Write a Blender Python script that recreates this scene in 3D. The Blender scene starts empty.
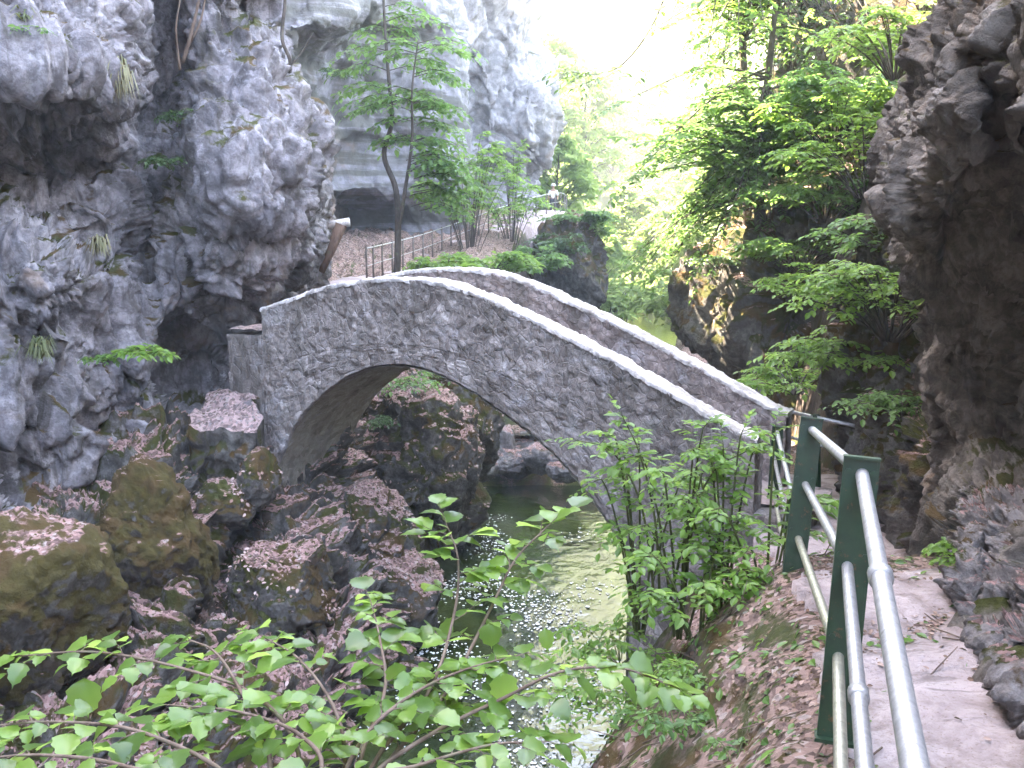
import bpy, math, random
import numpy as np
from mathutils import Vector

SC = bpy.context.scene
COL = SC.collection
F = 1005.0
PIT = math.radians(8.0)
CP, SP = math.cos(PIT), math.sin(PIT)

def P(px, py, Y):
    """point at world depth Y along the ray of a picture position; eye at the origin"""
    u = (px - 512.0) / F
    v = (384.0 - py) / F
    k = Y / (CP + v * SP)
    return np.array([u * k, Y, (-SP + v * CP) * k])

def PP(px, py, Y):
    u = (px - 512.0) / F
    v = (384.0 - py) / F
    k = Y / (CP + v * SP)
    return np.stack([u * k, Y + 0 * k, (-SP + v * CP) * k], -1)

# ---------------------------------------------------------------- noise
def _h(ix, iy, iz, seed):
    n = (ix.astype(np.uint32) * np.uint32(374761393) + iy.astype(np.uint32) * np.uint32(668265263)
         + iz.astype(np.uint32) * np.uint32(2147483647) + np.uint32((seed * 974711 + 12345) & 0xffffffff))
    n = (n ^ (n >> np.uint32(13))) * np.uint32(1274126177)
    n = (n ^ (n >> np.uint32(16))) * np.uint32(2246822519)
    return n ^ (n >> np.uint32(15))

_G = np.random.RandomState(5).normal(size=(256, 3))
_G /= np.linalg.norm(_G, axis=1)[:, None]

def gn(p, seed=0):
    i = np.floor(p).astype(np.int64)
    f = p - i
    w = f * f * f * (f * (f * 6 - 15) + 10)
    r = 0
    for dx in (0, 1):
        wx = w[:, 0] if dx else 1 - w[:, 0]
        for dy in (0, 1):
            wy = w[:, 1] if dy else 1 - w[:, 1]
            for dz in (0, 1):
                wz = w[:, 2] if dz else 1 - w[:, 2]
                g = _G[_h(i[:, 0] + dx, i[:, 1] + dy, i[:, 2] + dz, seed) & np.uint32(255)]
                d = g[:, 0] * (f[:, 0] - dx) + g[:, 1] * (f[:, 1] - dy) + g[:, 2] * (f[:, 2] - dz)
                r = r + wx * wy * wz * d
    return r * 1.6

def fbm(p, o=4, seed=0, gain=.5):
    a, s, r = 1., 1., 0
    for k in range(o):
        r = r + a * gn(p * s + 17.3 * k, seed + k)
        a *= gain
        s *= 2.03
    return r

def billow(p, o=4, seed=0, gain=.5):
    a, s, r = 1., 1., 0
    for k in range(o):
        r = r + a * (np.abs(gn(p * s + 7.7 * k, seed + k)) * 2 - .5)
        a *= gain
        s *= 2.1
    return r

def worley(p, seed=0):
    """F1, F2 and a random value of the nearest cell"""
    i = np.floor(p).astype(np.int64)
    f = p - i
    f1 = np.full(len(p), 9.)
    f2 = np.full(len(p), 9.)
    val = np.zeros(len(p))
    for dx in (-1, 0, 1):
        for dy in (-1, 0, 1):
            for dz in (-1, 0, 1):
                h = _h(i[:, 0] + dx, i[:, 1] + dy, i[:, 2] + dz, seed)
                ox = (h & np.uint32(1023)) / 1023.
                oy = ((h >> np.uint32(10)) & np.uint32(1023)) / 1023.
                oz = ((h >> np.uint32(20)) & np.uint32(1023)) / 1023.
                d = np.sqrt((dx + ox - f[:, 0]) ** 2 + (dy + oy - f[:, 1]) ** 2 + (dz + oz - f[:, 2]) ** 2)
                nr = d < f1
                f2 = np.where(nr, f1, np.minimum(f2, d))
                val = np.where(nr, (ox + oy * .37 + oz * .61) % 1., val)
                f1 = np.where(nr, d, f1)
    return f1, f2, val

# ---------------------------------------------------------------- object helpers
def tag(o, label=None, cat=None, group=None, kind=None):
    if label: o['label'] = label
    if cat: o['category'] = cat
    if group: o['group'] = group
    if kind: o['kind'] = kind
    return o

def thing(name, label, cat, loc=(0, 0, 0), group=None):
    o = bpy.data.objects.new(name, None)
    o.empty_display_size = .2
    COL.objects.link(o)
    o.location = Vector([float(c) for c in loc])
    return tag(o, label, cat, group)

def link_mesh(name, V, faces, mat, parent=None, smooth=True, world=True):
    """V in world space; a child is stored relative to its thing's base"""
    V = np.asarray(V, dtype=np.float64)
    if parent is not None and world:
        base = Vector((0, 0, 0))
        q = parent
        while q is not None:
            base = base + q.location
            q = q.parent
        V = V - np.array(base)
    me = bpy.data.meshes.new(name)
    if isinstance(faces, np.ndarray):
        n, k = faces.shape
        me.vertices.add(len(V))
        me.vertices.foreach_set('co', V.ravel())
        me.loops.add(n * k)
        me.loops.foreach_set('vertex_index', faces.ravel().astype(np.int32))
        me.polygons.add(n)
        me.polygons.foreach_set('loop_start', np.arange(0, n * k, k, dtype=np.int32))
        me.polygons.foreach_set('loop_total', np.full(n, k, dtype=np.int32))
        me.update(calc_edges=True)
        me.validate()
    else:
        me.from_pydata([tuple(v) for v in V], [], faces)
        me.update()
    me.polygons.foreach_set('use_smooth', np.full(len(me.polygons), smooth, dtype=bool))
    if mat: me.materials.append(mat)
    o = bpy.data.objects.new(name, me)
    COL.objects.link(o)
    if parent is not None: o.parent = parent
    return o

def grid_faces(nr, nc, wrap=False):
    r = np.arange(nr - 1)[:, None]
    c = np.arange(nc if wrap else nc - 1)[None, :]
    c2 = (c + 1) % nc
    return np.stack([r * nc + c, r * nc + c2, (r + 1) * nc + c2, (r + 1) * nc + c], -1).reshape(-1, 4)

def grid_normals(G):
    du = np.gradient(G, axis=1)
    dv = np.gradient(G, axis=0)
    n = np.cross(du, dv)
    n /= np.linalg.norm(n, axis=2)[:, :, None] + 1e-9
    return n

def vnormals(me):
    a = np.zeros(len(me.vertices) * 3)
    me.vertices.foreach_get('normal', a)
    return a.reshape(-1, 3)

def coords(me):
    a = np.zeros(len(me.vertices) * 3)
    me.vertices.foreach_get('co', a)
    return a.reshape(-1, 3)

class MB:
    """collects tubes, boxes and strips into one mesh"""
    def __init__(s): s.v, s.f = [], []
    def add(s, V, Fc):
        k = len(s.v)
        s.v += [tuple(float(c) for c in q) for q in V]
        s.f += [tuple(int(i) + k for i in q) for q in Fc]
    def tube(s, pts, rad, sides=7, cap=True):
        pts = [np.array(p, float) for p in pts]
        n = len(pts)
        if not hasattr(rad, '__len__'): rad = [rad] * n
        t0 = pts[1] - pts[0]
        t0 /= np.linalg.norm(t0) + 1e-9
        a = np.cross(t0, [0.3, .9, .2] if abs(t0[2]) > .8 else [0, 0, 1])
        a /= np.linalg.norm(a)
        V = []
        for i in range(n):
            t = pts[min(i + 1, n - 1)] - pts[max(i - 1, 0)]
            t /= np.linalg.norm(t) + 1e-9
            a = a - t * a.dot(t)
            a /= np.linalg.norm(a) + 1e-9
            b = np.cross(t, a)
            for k in range(sides):
                th = 2 * math.pi * k / sides
                V.append(pts[i] + rad[i] * (a * math.cos(th) + b * math.sin(th)))
        Fc = [tuple(q) for q in grid_faces(n, sides, True)]
        if cap:
            Fc += [tuple(range(sides))[::-1], tuple(range((n - 1) * sides, n * sides))]
        s.add(V, Fc)
    def box(s, c, ax, ay, az):
        c, ax, ay, az = map(lambda q: np.array(q, float), (c, ax, ay, az))
        V = [c + i * ax + j * ay + k * az for k in (-1, 1) for j in (-1, 1) for i in (-1, 1)]
        s.add(V, [(0, 2, 3, 1), (4, 5, 7, 6), (0, 1, 5, 4), (2, 6, 7, 3), (0, 4, 6, 2), (1, 3, 7, 5)])
    def build(s, name, mat, parent=None, smooth=True):
        return link_mesh(name, s.v, s.f, mat, parent, smooth)

def smooth_path(pts, n):
    """Catmull-Rom through the points"""
    p = np.array(pts, float)
    q = np.vstack([2 * p[0] - p[1], p, 2 * p[-1] - p[-2]])
    out = []
    m = len(p) - 1
    for t in np.linspace(0, m, n):
        i = min(int(t), m - 1)
        f = t - i
        a, b, c, d = q[i], q[i + 1], q[i + 2], q[i + 3]
        out.append(.5 * (2 * b + (c - a) * f + (2 * a - 5 * b + 4 * c - d) * f * f + (3 * b - a - 3 * c + d) * f ** 3))
    return np.array(out)

# ---------------------------------------------------------------- materials
def mat_new(name):
    m = bpy.data.materials.new(name)
    m.use_nodes = True
    nt = m.node_tree
    nt.nodes.clear()
    return m, nt

class NT:
    def __init__(s, nt): s.nt = nt
    def n(s, t, **kw):
        nd = s.nt.nodes.new(t)
        for k, v in kw.items():
            if k.startswith('i_'):
                nd.inputs[k[2:].replace('_', ' ')].default_value = v
            else: setattr(nd, k, v)
        return nd
    def l(s, a, b): s.nt.links.new(a, b)
    def noise(s, vec, scale, detail=5, rough=.55, dist=0.):
        nd = s.n('ShaderNodeTexNoise')
        nd.inputs['Scale'].default_value = scale
        nd.inputs['Detail'].default_value = detail
        nd.inputs['Roughness'].default_value = rough
        nd.inputs['Distortion'].default_value = dist
        s.l(vec, nd.inputs['Vector'])
        return nd.outputs['Fac']
    def ramp(s, fac, stops):
        nd = s.n('ShaderNodeValToRGB')
        cr = nd.color_ramp
        while len(cr.elements) < len(stops): cr.elements.new(.5)
        for e, (p, c) in zip(cr.elements, stops):
            e.position = p
            e.color = (c[0], c[1], c[2], 1) if hasattr(c, '__len__') else (c, c, c, 1)
        s.l(fac, nd.inputs['Fac'])
        return nd.outputs['Color']
    def mix(s, fac, a, b, mode='MIX'):
        nd = s.n('ShaderNodeMix', data_type='RGBA', blend_type=mode)
        for sock, val in ((nd.inputs[0], fac), (nd.inputs[6], a), (nd.inputs[7], b)):
            if hasattr(val, 'is_linked'): s.l(val, sock)
            elif hasattr(val, '__len__'): sock.default_value = (val[0], val[1], val[2], 1)
            else: sock.default_value = val
        return nd.outputs[2]
    def math(s, op, a, b=0., clamp=False):
        nd = s.n('ShaderNodeMath', operation=op, use_clamp=clamp)
        for sock, val in ((nd.inputs[0], a), (nd.inputs[1], b)):
            if hasattr(val, 'is_linked'): s.l(val, sock)
            else: sock.default_value = val
        return nd.outputs[0]
    def maprange(s, v, a, b, c=0., d=1.):
        nd = s.n('ShaderNodeMapRange', interpolation_type='SMOOTHSTEP')
        s.l(v, nd.inputs[0])
        for i, q in enumerate((a, b, c, d)): nd.inputs[i + 1].default_value = q
        return nd.outputs[0]
    def pos(s): return s.n('ShaderNodeNewGeometry').outputs['Position']
    def mapping(s, vec, scale=(1, 1, 1), rot=(0, 0, 0)):
        nd = s.n('ShaderNodeMapping')
        nd.inputs['Scale'].default_value = scale
        nd.inputs['Rotation'].default_value = rot
        s.l(vec, nd.inputs['Vector'])
        return nd.outputs[0]
    def bump(s, h, strength=.5, dist=.02, nrm=None):
        nd = s.n('ShaderNodeBump')
        nd.inputs['Strength'].default_value = strength
        nd.inputs['Distance'].default_value = dist
        s.l(h, nd.inputs['Height'])
        if nrm: s.l(nrm, nd.inputs['Normal'])
        return nd.outputs[0]
    def out(s, col, rough=.85, nrm=None, spec=.3, metal=0.):
        b = s.n('ShaderNodeBsdfPrincipled')
        for key, val in (('Base Color', col), ('Roughness', rough), ('Specular IOR Level', spec), ('Metallic', metal)):
            if hasattr(val, 'is_linked'): s.l(val, b.inputs[key])
            elif hasattr(val, '__len__'): b.inputs[key].default_value = (val[0], val[1], val[2], 1)
            else: b.inputs[key].default_value = val
        if nrm: s.l(nrm, b.inputs['Normal'])
        o = s.n('ShaderNodeOutputMaterial')
        s.l(b.outputs[0], o.inputs['Surface'])
        return b

def rock_mat(name, light, mid, dark, stain=(.10, .085, .06), moss=0., mosscol=(.055, .06, .012), litter=0.,
             littercol=(.36, .22, .20), scale=1., streak=.5, lichen=.3, rough_lo=.35, strata=None):
    m, nt = mat_new(name)
    s = NT(nt)
    p = s.pos()
    geo = s.n('ShaderNodeNewGeometry')
    sep = s.n('ShaderNodeSeparateXYZ')
    s.l(geo.outputs['Normal'], sep.inputs[0])
    nz = sep.outputs['Z']
    a = s.noise(p, 1.1 * scale, 7, .62, .6)
    c = s.ramp(a, [(.30, dark), (.47, mid), (.66, light)])
    b = s.noise(p, 7 * scale, 8, .7, .3)
    c = s.mix(s.maprange(b, .38, .62), s.mix(.62, c, dark), c)
    # weather streaks run down the face
    st = s.noise(s.mapping(p, (2.2 * scale, 2.2 * scale, .35 * scale)), 1.6, 6, .65, .5)
    c = s.mix(s.math('MULTIPLY', s.maprange(st, .5, .68), streak), c, stain)
    # pale lichen
    li = s.noise(p, 3.3 * scale, 9, .75)
    c = s.mix(s.math('MULTIPLY', s.maprange(li, .56, .66), lichen), c, (.60, .58, .60))
    # iron / ochre spots
    oc = s.noise(p, .8 * scale, 5, .6, 1.0)
    c = s.mix(s.math('MULTIPLY', s.maprange(oc, .60, .72), .45), c, (.30, .19, .11))
    if strata:
        w = s.noise(s.mapping(p, strata[0], strata[1]), 1., 5, .6, .25)
        c = s.mix(s.maprange(w, .44, .56), c, s.mix(.75, c, strata[2]))
    if moss > 0:
        mn = s.noise(p, 1.7 * scale, 7, .7, .4)
        up = s.math('ADD', s.math('MULTIPLY', nz, .35), mn)
        f = s.maprange(up, .80 - .45 * moss, .92 - .45 * moss)
        mv = s.noise(p, 14, 4, .6)
        mv2 = s.noise(p, 2.1, 3, .6)
        mc = s.mix(mv, tuple(q * .45 for q in mosscol), tuple(q * 1.6 for q in mosscol))
        mc = s.mix(s.maprange(mv2, .45, .6), mc, (.10, .062, .022))
        c = s.mix(f, c, mc)
    if litter > 0:
        vo = s.n('ShaderNodeTexVoronoi')
        vo.inputs['Scale'].default_value = 26
        s.l(p, vo.inputs['Vector'])
        sp = s.n('ShaderNodeSeparateColor')
        s.l(vo.outputs['Color'], sp.inputs[0])
        lc = s.ramp(sp.outputs[0], [(0, tuple(q * .35 for q in littercol)), (.45, littercol), (.85, tuple(min(1, q * 1.45) for q in littercol)), (1, (.5, .42, .38))])
        ln = s.noise(p, 1.3, 6, .7)
        f = s.maprange(s.math('ADD', s.math('MULTIPLY', nz, .7), s.math('MULTIPLY', ln, .8)), 1.02 - .35 * litter, 1.12 - .35 * litter)
        f = s.math('MULTIPLY', f, s.maprange(s.noise(p, 24, 2, .5), .36, .46))
        c = s.mix(f, c, lc)
    h = s.noise(p, 16 * scale, 9, .72, .3)
    h2 = s.noise(p, 70 * scale, 5, .7)
    n1 = s.bump(h2, .55, .012)
    n2 = s.bump(h, .8, .09, n1)
    s.out(c, .88, n2, .25)
    return m

def leaf_mat(name, cols, trans=(.30, .50, .06), tfac=.45, rough=.45, spec=.4):
    """cols: three leaf colours picked leaf by leaf"""
    m, nt = mat_new(name)
    s = NT(nt)
    geo = s.n('ShaderNodeNewGeometry')
    rnd = geo.outputs['Random Per Island']
    c = s.ramp(rnd, [(0., cols[0]), (.5, cols[1]), (1., cols[2])])
    back = s.mix(.35, c, (.16, .22, .13))
    c2 = s.mix(geo.outputs['Backfacing'], c, back)
    b = s.n('ShaderNodeBsdfPrincipled')
    s.l(c2, b.inputs['Base Color'])
    b.inputs['Roughness'].default_value = rough
    b.inputs['Specular IOR Level'].default_value = spec
    t = s.n('ShaderNodeBsdfTranslucent')
    tc = s.ramp(rnd, [(0., tuple(q * .75 for q in trans)), (1., tuple(q * 1.15 for q in trans))])
    s.l(tc, t.inputs['Color'])
    mx = s.n('ShaderNodeMixShader')
    mx.inputs[0].default_value = tfac
    s.l(b.outputs[0], mx.inputs[1])
    s.l(t.outputs[0], mx.inputs[2])
    o = s.n('ShaderNodeOutputMaterial')
    s.l(mx.outputs[0], o.inputs['Surface'])
    return m

def bark_mat(name, a, b, scale=1.):
    m, nt = mat_new(name)
    s = NT(nt)
    p = s.pos()
    n1 = s.noise(s.mapping(p, (14 * scale, 14 * scale, 3 * scale)), 1.5, 6, .65)
    c = s.ramp(n1, [(.35, a), (.65, b)])
    li = s.noise(p, 9, 5, .7)
    c = s.mix(s.math('MULTIPLY', s.maprange(li, .56, .66), .5), c, (.13, .15, .08))
    s.out(c, .85, s.bump(n1, .6, .01), .2)
    return m
# ---------------------------------------------------------------- rock materials
LAV = rock_mat('grey limestone', (.54, .515, .54), (.31, .29, .31), (.065, .06, .058), stain=(.07, .062, .048), moss=.22, streak=.75, lichen=.5, scale=1.0)
SLAB = rock_mat('banded limestone', (.42, .41, .44), (.30, .29, .32), (.16, .155, .15), stain=(.15, .15, .11), moss=.0, streak=.3, lichen=.2, scale=.5,
                strata=((.2, .2, 2.6), (0.0, .38, .3), (.10, .10, .075)))
FARROCK = rock_mat('pale limestone', (.50, .48, .50), (.34, .33, .34), (.13, .125, .12), moss=.1, streak=.6, lichen=.4, scale=.45)
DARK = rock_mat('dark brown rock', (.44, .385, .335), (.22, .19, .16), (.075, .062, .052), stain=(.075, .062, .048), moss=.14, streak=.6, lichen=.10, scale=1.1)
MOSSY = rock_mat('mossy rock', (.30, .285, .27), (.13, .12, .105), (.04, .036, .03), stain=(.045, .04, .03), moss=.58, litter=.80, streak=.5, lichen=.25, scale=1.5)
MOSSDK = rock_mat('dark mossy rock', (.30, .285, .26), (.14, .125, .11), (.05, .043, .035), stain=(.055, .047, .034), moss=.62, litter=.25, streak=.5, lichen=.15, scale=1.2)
MOSSBROWN = rock_mat('brown mossy rock', (.26, .235, .21), (.12, .105, .085), (.04, .034, .027), moss=.95, mosscol=(.075, .06, .016), litter=.05, streak=.4, lichen=.15, scale=1.4)
PALE = rock_mat('pale stream stone', (.52, .48, .47), (.34, .31, .31), (.14, .125, .12), moss=.1, litter=.45, streak=.25, lichen=.4, scale=2.2)
PATHROCK = rock_mat('grey path side rock', (.56, .51, .49), (.36, .325, .31), (.15, .13, .12), moss=.12, litter=.1, streak=.4, lichen=.3, scale=2.0)

def rockd(p, big=.4, mid=.16, fine=.05, s=1., seed=0, an=(1, 1, 1), block=.12):
    q = p * np.array(an) / s
    w = np.stack([fbm(q * .9 + 31, 3, seed + 50), fbm(q * .9 + 57, 3, seed + 60), fbm(q * .9 + 83, 3, seed + 70)], 1) * .33
    q = q + w
    d = big * fbm(q * .42, 3, seed) + mid * billow(q * 1.05, 4, seed + 9, .52)
    f1, f2, val = worley(q * 1.15, seed + 21)
    d = d + block * (val - .5) * np.clip((f2 - f1) * 9, 0, 1) - block * .5 * np.exp(-((f2 - f1) / .05) ** 2)
    f1, f2, val = worley(q * 3.1, seed + 22)
    d = d + block * .4 * (val - .5) * np.clip((f2 - f1) * 7, 0, 1)
    d = d + fine * fbm(q * 5.5, 4, seed + 33, .6) + fine * .8 * billow(q * 4.1, 3, seed + 41)
    return d

def catm(A, t):
    A = np.asarray(A, float)
    n = len(A)
    Q = np.concatenate([2 * A[:1] - A[1:2], A, 2 * A[-1:] - A[-2:-1]])
    i = np.clip(t.astype(int), 0, n - 2)
    f = (t - i).reshape((-1,) + (1,) * (A.ndim - 1))
    a, b, c, d = Q[i], Q[i + 1], Q[i + 2], Q[i + 3]
    return .5 * (2 * b + (c - a) * f + (2 * a - 5 * b + 4 * c - d) * f * f + (3 * b - a - 3 * c + d) * f ** 3)

def sheet_solid(name, G, mat, thick, parent=None):
    """a rock body: the carved face G (rows x columns), closed at the back"""
    nr, nc, _ = G.shape
    V = G.reshape(-1, 3)
    idx = np.arange(nr * nc).reshape(nr, nc)
    ring = np.concatenate([idx[0, :], idx[1:, -1], idx[-1, -2::-1], idx[-2:0:-1, 0]])
    back = V[ring] + np.array(thick, float)
    faces = [tuple(q) for q in grid_faces(nr, nc)]
    n0 = len(V)
    m = len(ring)
    faces += [(ring[i], ring[(i + 1) % m], n0 + (i + 1) % m, n0 + i) for i in range(m)]
    c = back.mean(0)
    faces += [(n0 + i, n0 + (i + 1) % m, n0 + m) for i in range(m)]
    return link_mesh(name, np.vstack([V, back, c[None]]), faces, mat, parent)

def rock_face(name, rows, nr, nc, carve, disp, thick, mat, label, cat, cwarp=1.0):
    """rows: (picture height, [(picture x, depth) ...]) sculpts the face; the noise then breaks it up"""
    pys = np.array([r[0] for r in rows], float)
    ctl = np.array([r[1] for r in rows], float)
    tr = np.linspace(0, len(rows) - 1, nr)
    tc = np.linspace(0, ctl.shape[1] - 1, nc)
    A = catm(ctl, tr)
    A = catm(A.transpose(1, 0, 2), tc).transpose(1, 0, 2)
    py = np.repeat(catm(pys[:, None], tr), nc, 1)
    px, D = A[..., 0], A[..., 1]
    for (cx, cy, rx, ry, dd, *rot) in carve:
        a = math.radians(rot[0]) if rot else 0
        ux, uy = px - cx, py - cy
        X = (ux * math.cos(a) + uy * math.sin(a)) / rx
        Y = (-ux * math.sin(a) + uy * math.cos(a)) / ry
        D = D + dd * np.exp(-(X * X + Y * Y) ** 1.5)
    G = PP(px, py, D)
    def nrm(G):
        N = grid_normals(G)
        s = np.sign((N * -G).sum(2).mean())
        return N * s
    N = nrm(G)
    for k in range(3): 
        N[1:-1, 1:-1] = (N[1:-1, 1:-1] + N[:-2, 1:-1] + N[2:, 1:-1] + N[1:-1, :-2] + N[1:-1, 2:]) / 5
    N /= np.linalg.norm(N, axis=2)[:, :, None] + 1e-9
    d = disp(G.reshape(-1, 3)).reshape(nr, nc)
    G = G + N * d[:, :, None]
    o = sheet_solid(name, G, mat, thick)
    return tag(o, label, cat)

# ---------------------------------------------------------------- ground
I = np.interp
WATER_LOW, WATER_UP = -5.2, -4.25
def xs(y): return I(y, [-30, -5, 0, 6, 10, 13, 17, 22, 30, 45, 60, 90, 200], [-8, -4.5, -3.6, -2.0, -.7, .2, .6, .8, 2.3, 4.4, 6.8, 12, 20])
def hw(y): return I(y, [-5, 17, 22, 30, 45, 62, 90], [1.7, 1.7, 1.8, 2.0, 2.6, 3.4, 4])
def xr(y): return I(y, [-30, 0, 3.3, 5.3, 7.6, 10.6, 13, 16, 22, 30, 45, 60, 90, 200], [-1, .18, 1.13, 1.6, 2.25, 2.75, 2.9, 3.2, 4.0, 8.2, 12.5, 16, 34, 70])
def zp(y): return I(y, [-30, -5, 5.45, 7.6, 13, 16, 25, 45, 60, 90], [-1.72, -1.72, -1.72, -2.95, -2.95, -3.2, -3.4, -3.3, -2.6, -1])
def shelf(y): return I(y, [-30, 9, 12.5, 15, 17, 20, 24, 30, 36, 45, 55, 90], [-3.9, -3.9, -3.7, -3.3, -2.7, -1.8, -1.0, -.55, .05, 1.4, 1.5, 3])
def bed(y): return I(y, [-30, 19.4, 20.8, 22.4, 24.5, 60, 64, 70], [-5.9, -5.9, -5.6, -4.05, -4.8, -4.8, -4.3, -3.2])

def H(x, y):
    x = np.asarray(x, float); y = np.asarray(y, float)
    c, w = xs(y), hw(y)
    b = bed(y)
    # right bank
    xe = c + w
    t = (x - xe) / np.maximum(xr(y) - xe, .3)
    g = I(t, [-.35, 0, .2, .5, .78, .93, 1], [0, .1, .48, .76, .93, .985, 1])
    zr = b + (zp(y) - .02 - b) * g
    far = np.clip((y - 60) / 40, 0, 1)
    dr = x - xr(y) - I(y, [0, 9, 14, 20], [1.35, 1.35, 1.3, 1.6])
    sl = 6.0 * (1 - far) + .5 * far
    hill = np.maximum(dr, 0) * sl
    top = I(y, [-40, 14.3, 16, 24, 27, 42, 47, 60, 90], [7, 7, 5.0, 4.5, 9, 9, 7, 8, 19])
    zr = zr + top * np.tanh(hill / top)
    # left bank
    dl = (c - w) - x
    g1 = I(dl, [-.3, 0, .4, 1.5, 2.6, 4.2], [b.min() * 0, .12, .42, .72, .92, 1.06])
    g2 = I(dl, [-.3, 0, .35, .9, 1.6, 6], [0, .12, .55, .93, 1, 1.02])
    m = np.clip((y - 13) / 4, 0, 1)
    zl = b + (shelf(y) - b) * (g1 * (1 - m) + g2 * m)
    dh = dl - I(y, [-30, 12, 16, 24, 36, 46, 60], [4.4, 4.6, 5.0, 6.2, 7.2, 7.0, 6])
    sl = 14 * (1 - far) + .5 * far
    top = I(y, [-40, 13.7, 19, 20.5, 23, 29, 32, 44, 50, 60, 90], [32, 32, 28, 24, 22.5, 22.5, 20, 20, 6, 5, 19])  # unseen hill heights, raised to block the sun from the gorge
    zl = zl + top * np.tanh(np.maximum(dh, 0) * sl / top)
    z = np.where(x > c, zr, zl)
    # the valley closes far off
    z = z + 150 * np.clip((y - 105) / 200, 0, 1) ** 1.15
    # behind the viewer
    z = z + 9 * np.clip((-y - 9) / 12, 0, 1)
    return z

def ax(parts):
    out = []
    for a, b, st in parts: out.append(np.arange(a, b, st))
    return np.concatenate(out + [np.array([parts[-1][1]])])
gx = ax([(-160, -40, 8), (-40, -12, 1.2), (-12, -7, .3), (-7, 5, .055), (5, 10, .25), (10, 40, 1.0), (40, 160, 8)])
gy = ax([(-40, -6, 2), (-6, 2, .3), (2, 15, .055), (15, 24, .1), (24, 50, .3), (50, 110, 1.5), (110, 320, 8)])
X, Y = np.meshgrid(gx, gy)
Z = H(X, Y)
pts = np.stack([X.ravel(), Y.ravel(), Z.ravel()], 1)
nn = .10 * fbm(pts * [1.1, 1.1, .7], 5, 3, .55) + .05 * billow(pts * 2.3, 3, 8)
onpath = np.clip((xr(Y.ravel()) + .1 - X.ravel()) / .5, 0, 1) + np.clip((X.ravel() - xr(Y.ravel()) - 1.5) / .4, 0, 1) + np.clip((Y.ravel() - 13) / 2, 0, 1)
farn = np.clip((pts[:, 1] - 50) / 40, 0, 1)
lb = np.clip((xs(pts[:, 1]) - hw(pts[:, 1]) - pts[:, 0]) / .8, 0, 1) * np.clip((16 - pts[:, 1]) / 2, 0, 1)
nn = nn + lb * (.34 * billow(pts * [.85, .85, .5], 4, 91) - .05)
rough = np.clip(np.abs(X.ravel() - xs(Y.ravel())) / 4, .3, 1.6)
Zn = Z.ravel() + nn * np.clip(onpath, 0, 1) * (1 + rough * (Y.ravel() > 12)) + farn * 2.5 * fbm(pts * .05, 3, 77)
G = np.stack([X.ravel(), Y.ravel(), Zn], 1)
GROUND = rock_mat('litter strewn ground', (.22, .17, .14), (.13, .10, .08), (.05, .04, .03), stain=(.06, .05, .03), moss=.44, mosscol=(.06, .07, .018),
                  litter=.48, littercol=(.31, .205, .17), streak=.2, lichen=.08, scale=1.6)
def add_meadow(m):
    # beyond the gorge the valley floor is grassy
    s = NT(m.node_tree)
    b = [n for n in m.node_tree.nodes if n.type == 'BSDF_PRINCIPLED'][0]
    src = b.inputs['Base Color'].links[0].from_socket
    sp = s.n('ShaderNodeSeparateXYZ')
    p = s.pos()
    s.l(p, sp.inputs[0])
    f = s.maprange(sp.outputs['Y'], 36, 58)
    g = s.ramp(s.noise(p, .35, 6, .7), [(.35, (.06, .10, .02)), (.65, (.13, .17, .035))])
    s.l(s.mix(f, src, g), b.inputs['Base Color'])
add_meadow(GROUND)
ground = link_mesh('ground', G, grid_faces(len(gy), len(gx)), GROUND)
tag(ground, kind='structure')
_gz = Zn.reshape(len(gy), len(gx))
def ground_z(x, y):
    i = int(np.clip(np.searchsorted(gx, x) - 1, 0, len(gx) - 2)); j = int(np.clip(np.searchsorted(gy, y) - 1, 0, len(gy) - 2))
    u = (x - gx[i]) / (gx[i + 1] - gx[i]); v = (y - gy[j]) / (gy[j + 1] - gy[j])
    return (_gz[j, i] * (1 - u) + _gz[j, i + 1] * u) * (1 - v) + (_gz[j + 1, i] * (1 - u) + _gz[j + 1, i + 1] * u) * v

# ---------------------------------------------------------------- water
def water_mat():
    m, nt = mat_new('clear dark stream water')
    s = NT(nt)
    p = s.pos()
    h = s.noise(s.mapping(p, (1, .7, 1)), 5.5, 4, .55, .4)
    h2 = s.noise(p, 1.6, 3, .5)
    hh = s.math('ADD', s.math('MULTIPLY', h, .4), h2)
    c = s.mix(s.maprange(s.noise(p, .7, 4, .6), .4, .62), (.010, .018, .005), (.04, .055, .014))
    s.out(c, .04, s.bump(hh, .22, .12), .5)
    return m
WM = water_mat()
def water(name, y0, y1, z, over):
    ys = np.linspace(y0, y1, 60)
    a = np.stack([xs(ys) - hw(ys) - over, ys, 0 * ys + z], 1)
    b = np.stack([xs(ys) + hw(ys) + over, ys, 0 * ys + z], 1)
    V = np.stack([a, b], 1).reshape(-1, 3)
    tag(link_mesh(name, V, grid_faces(60, 2)[:, ::-1], WM), kind='structure')
water('water', -12, 21.6, WATER_LOW, .45)
water('water', 22.0, 65, WATER_UP, .4)

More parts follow.
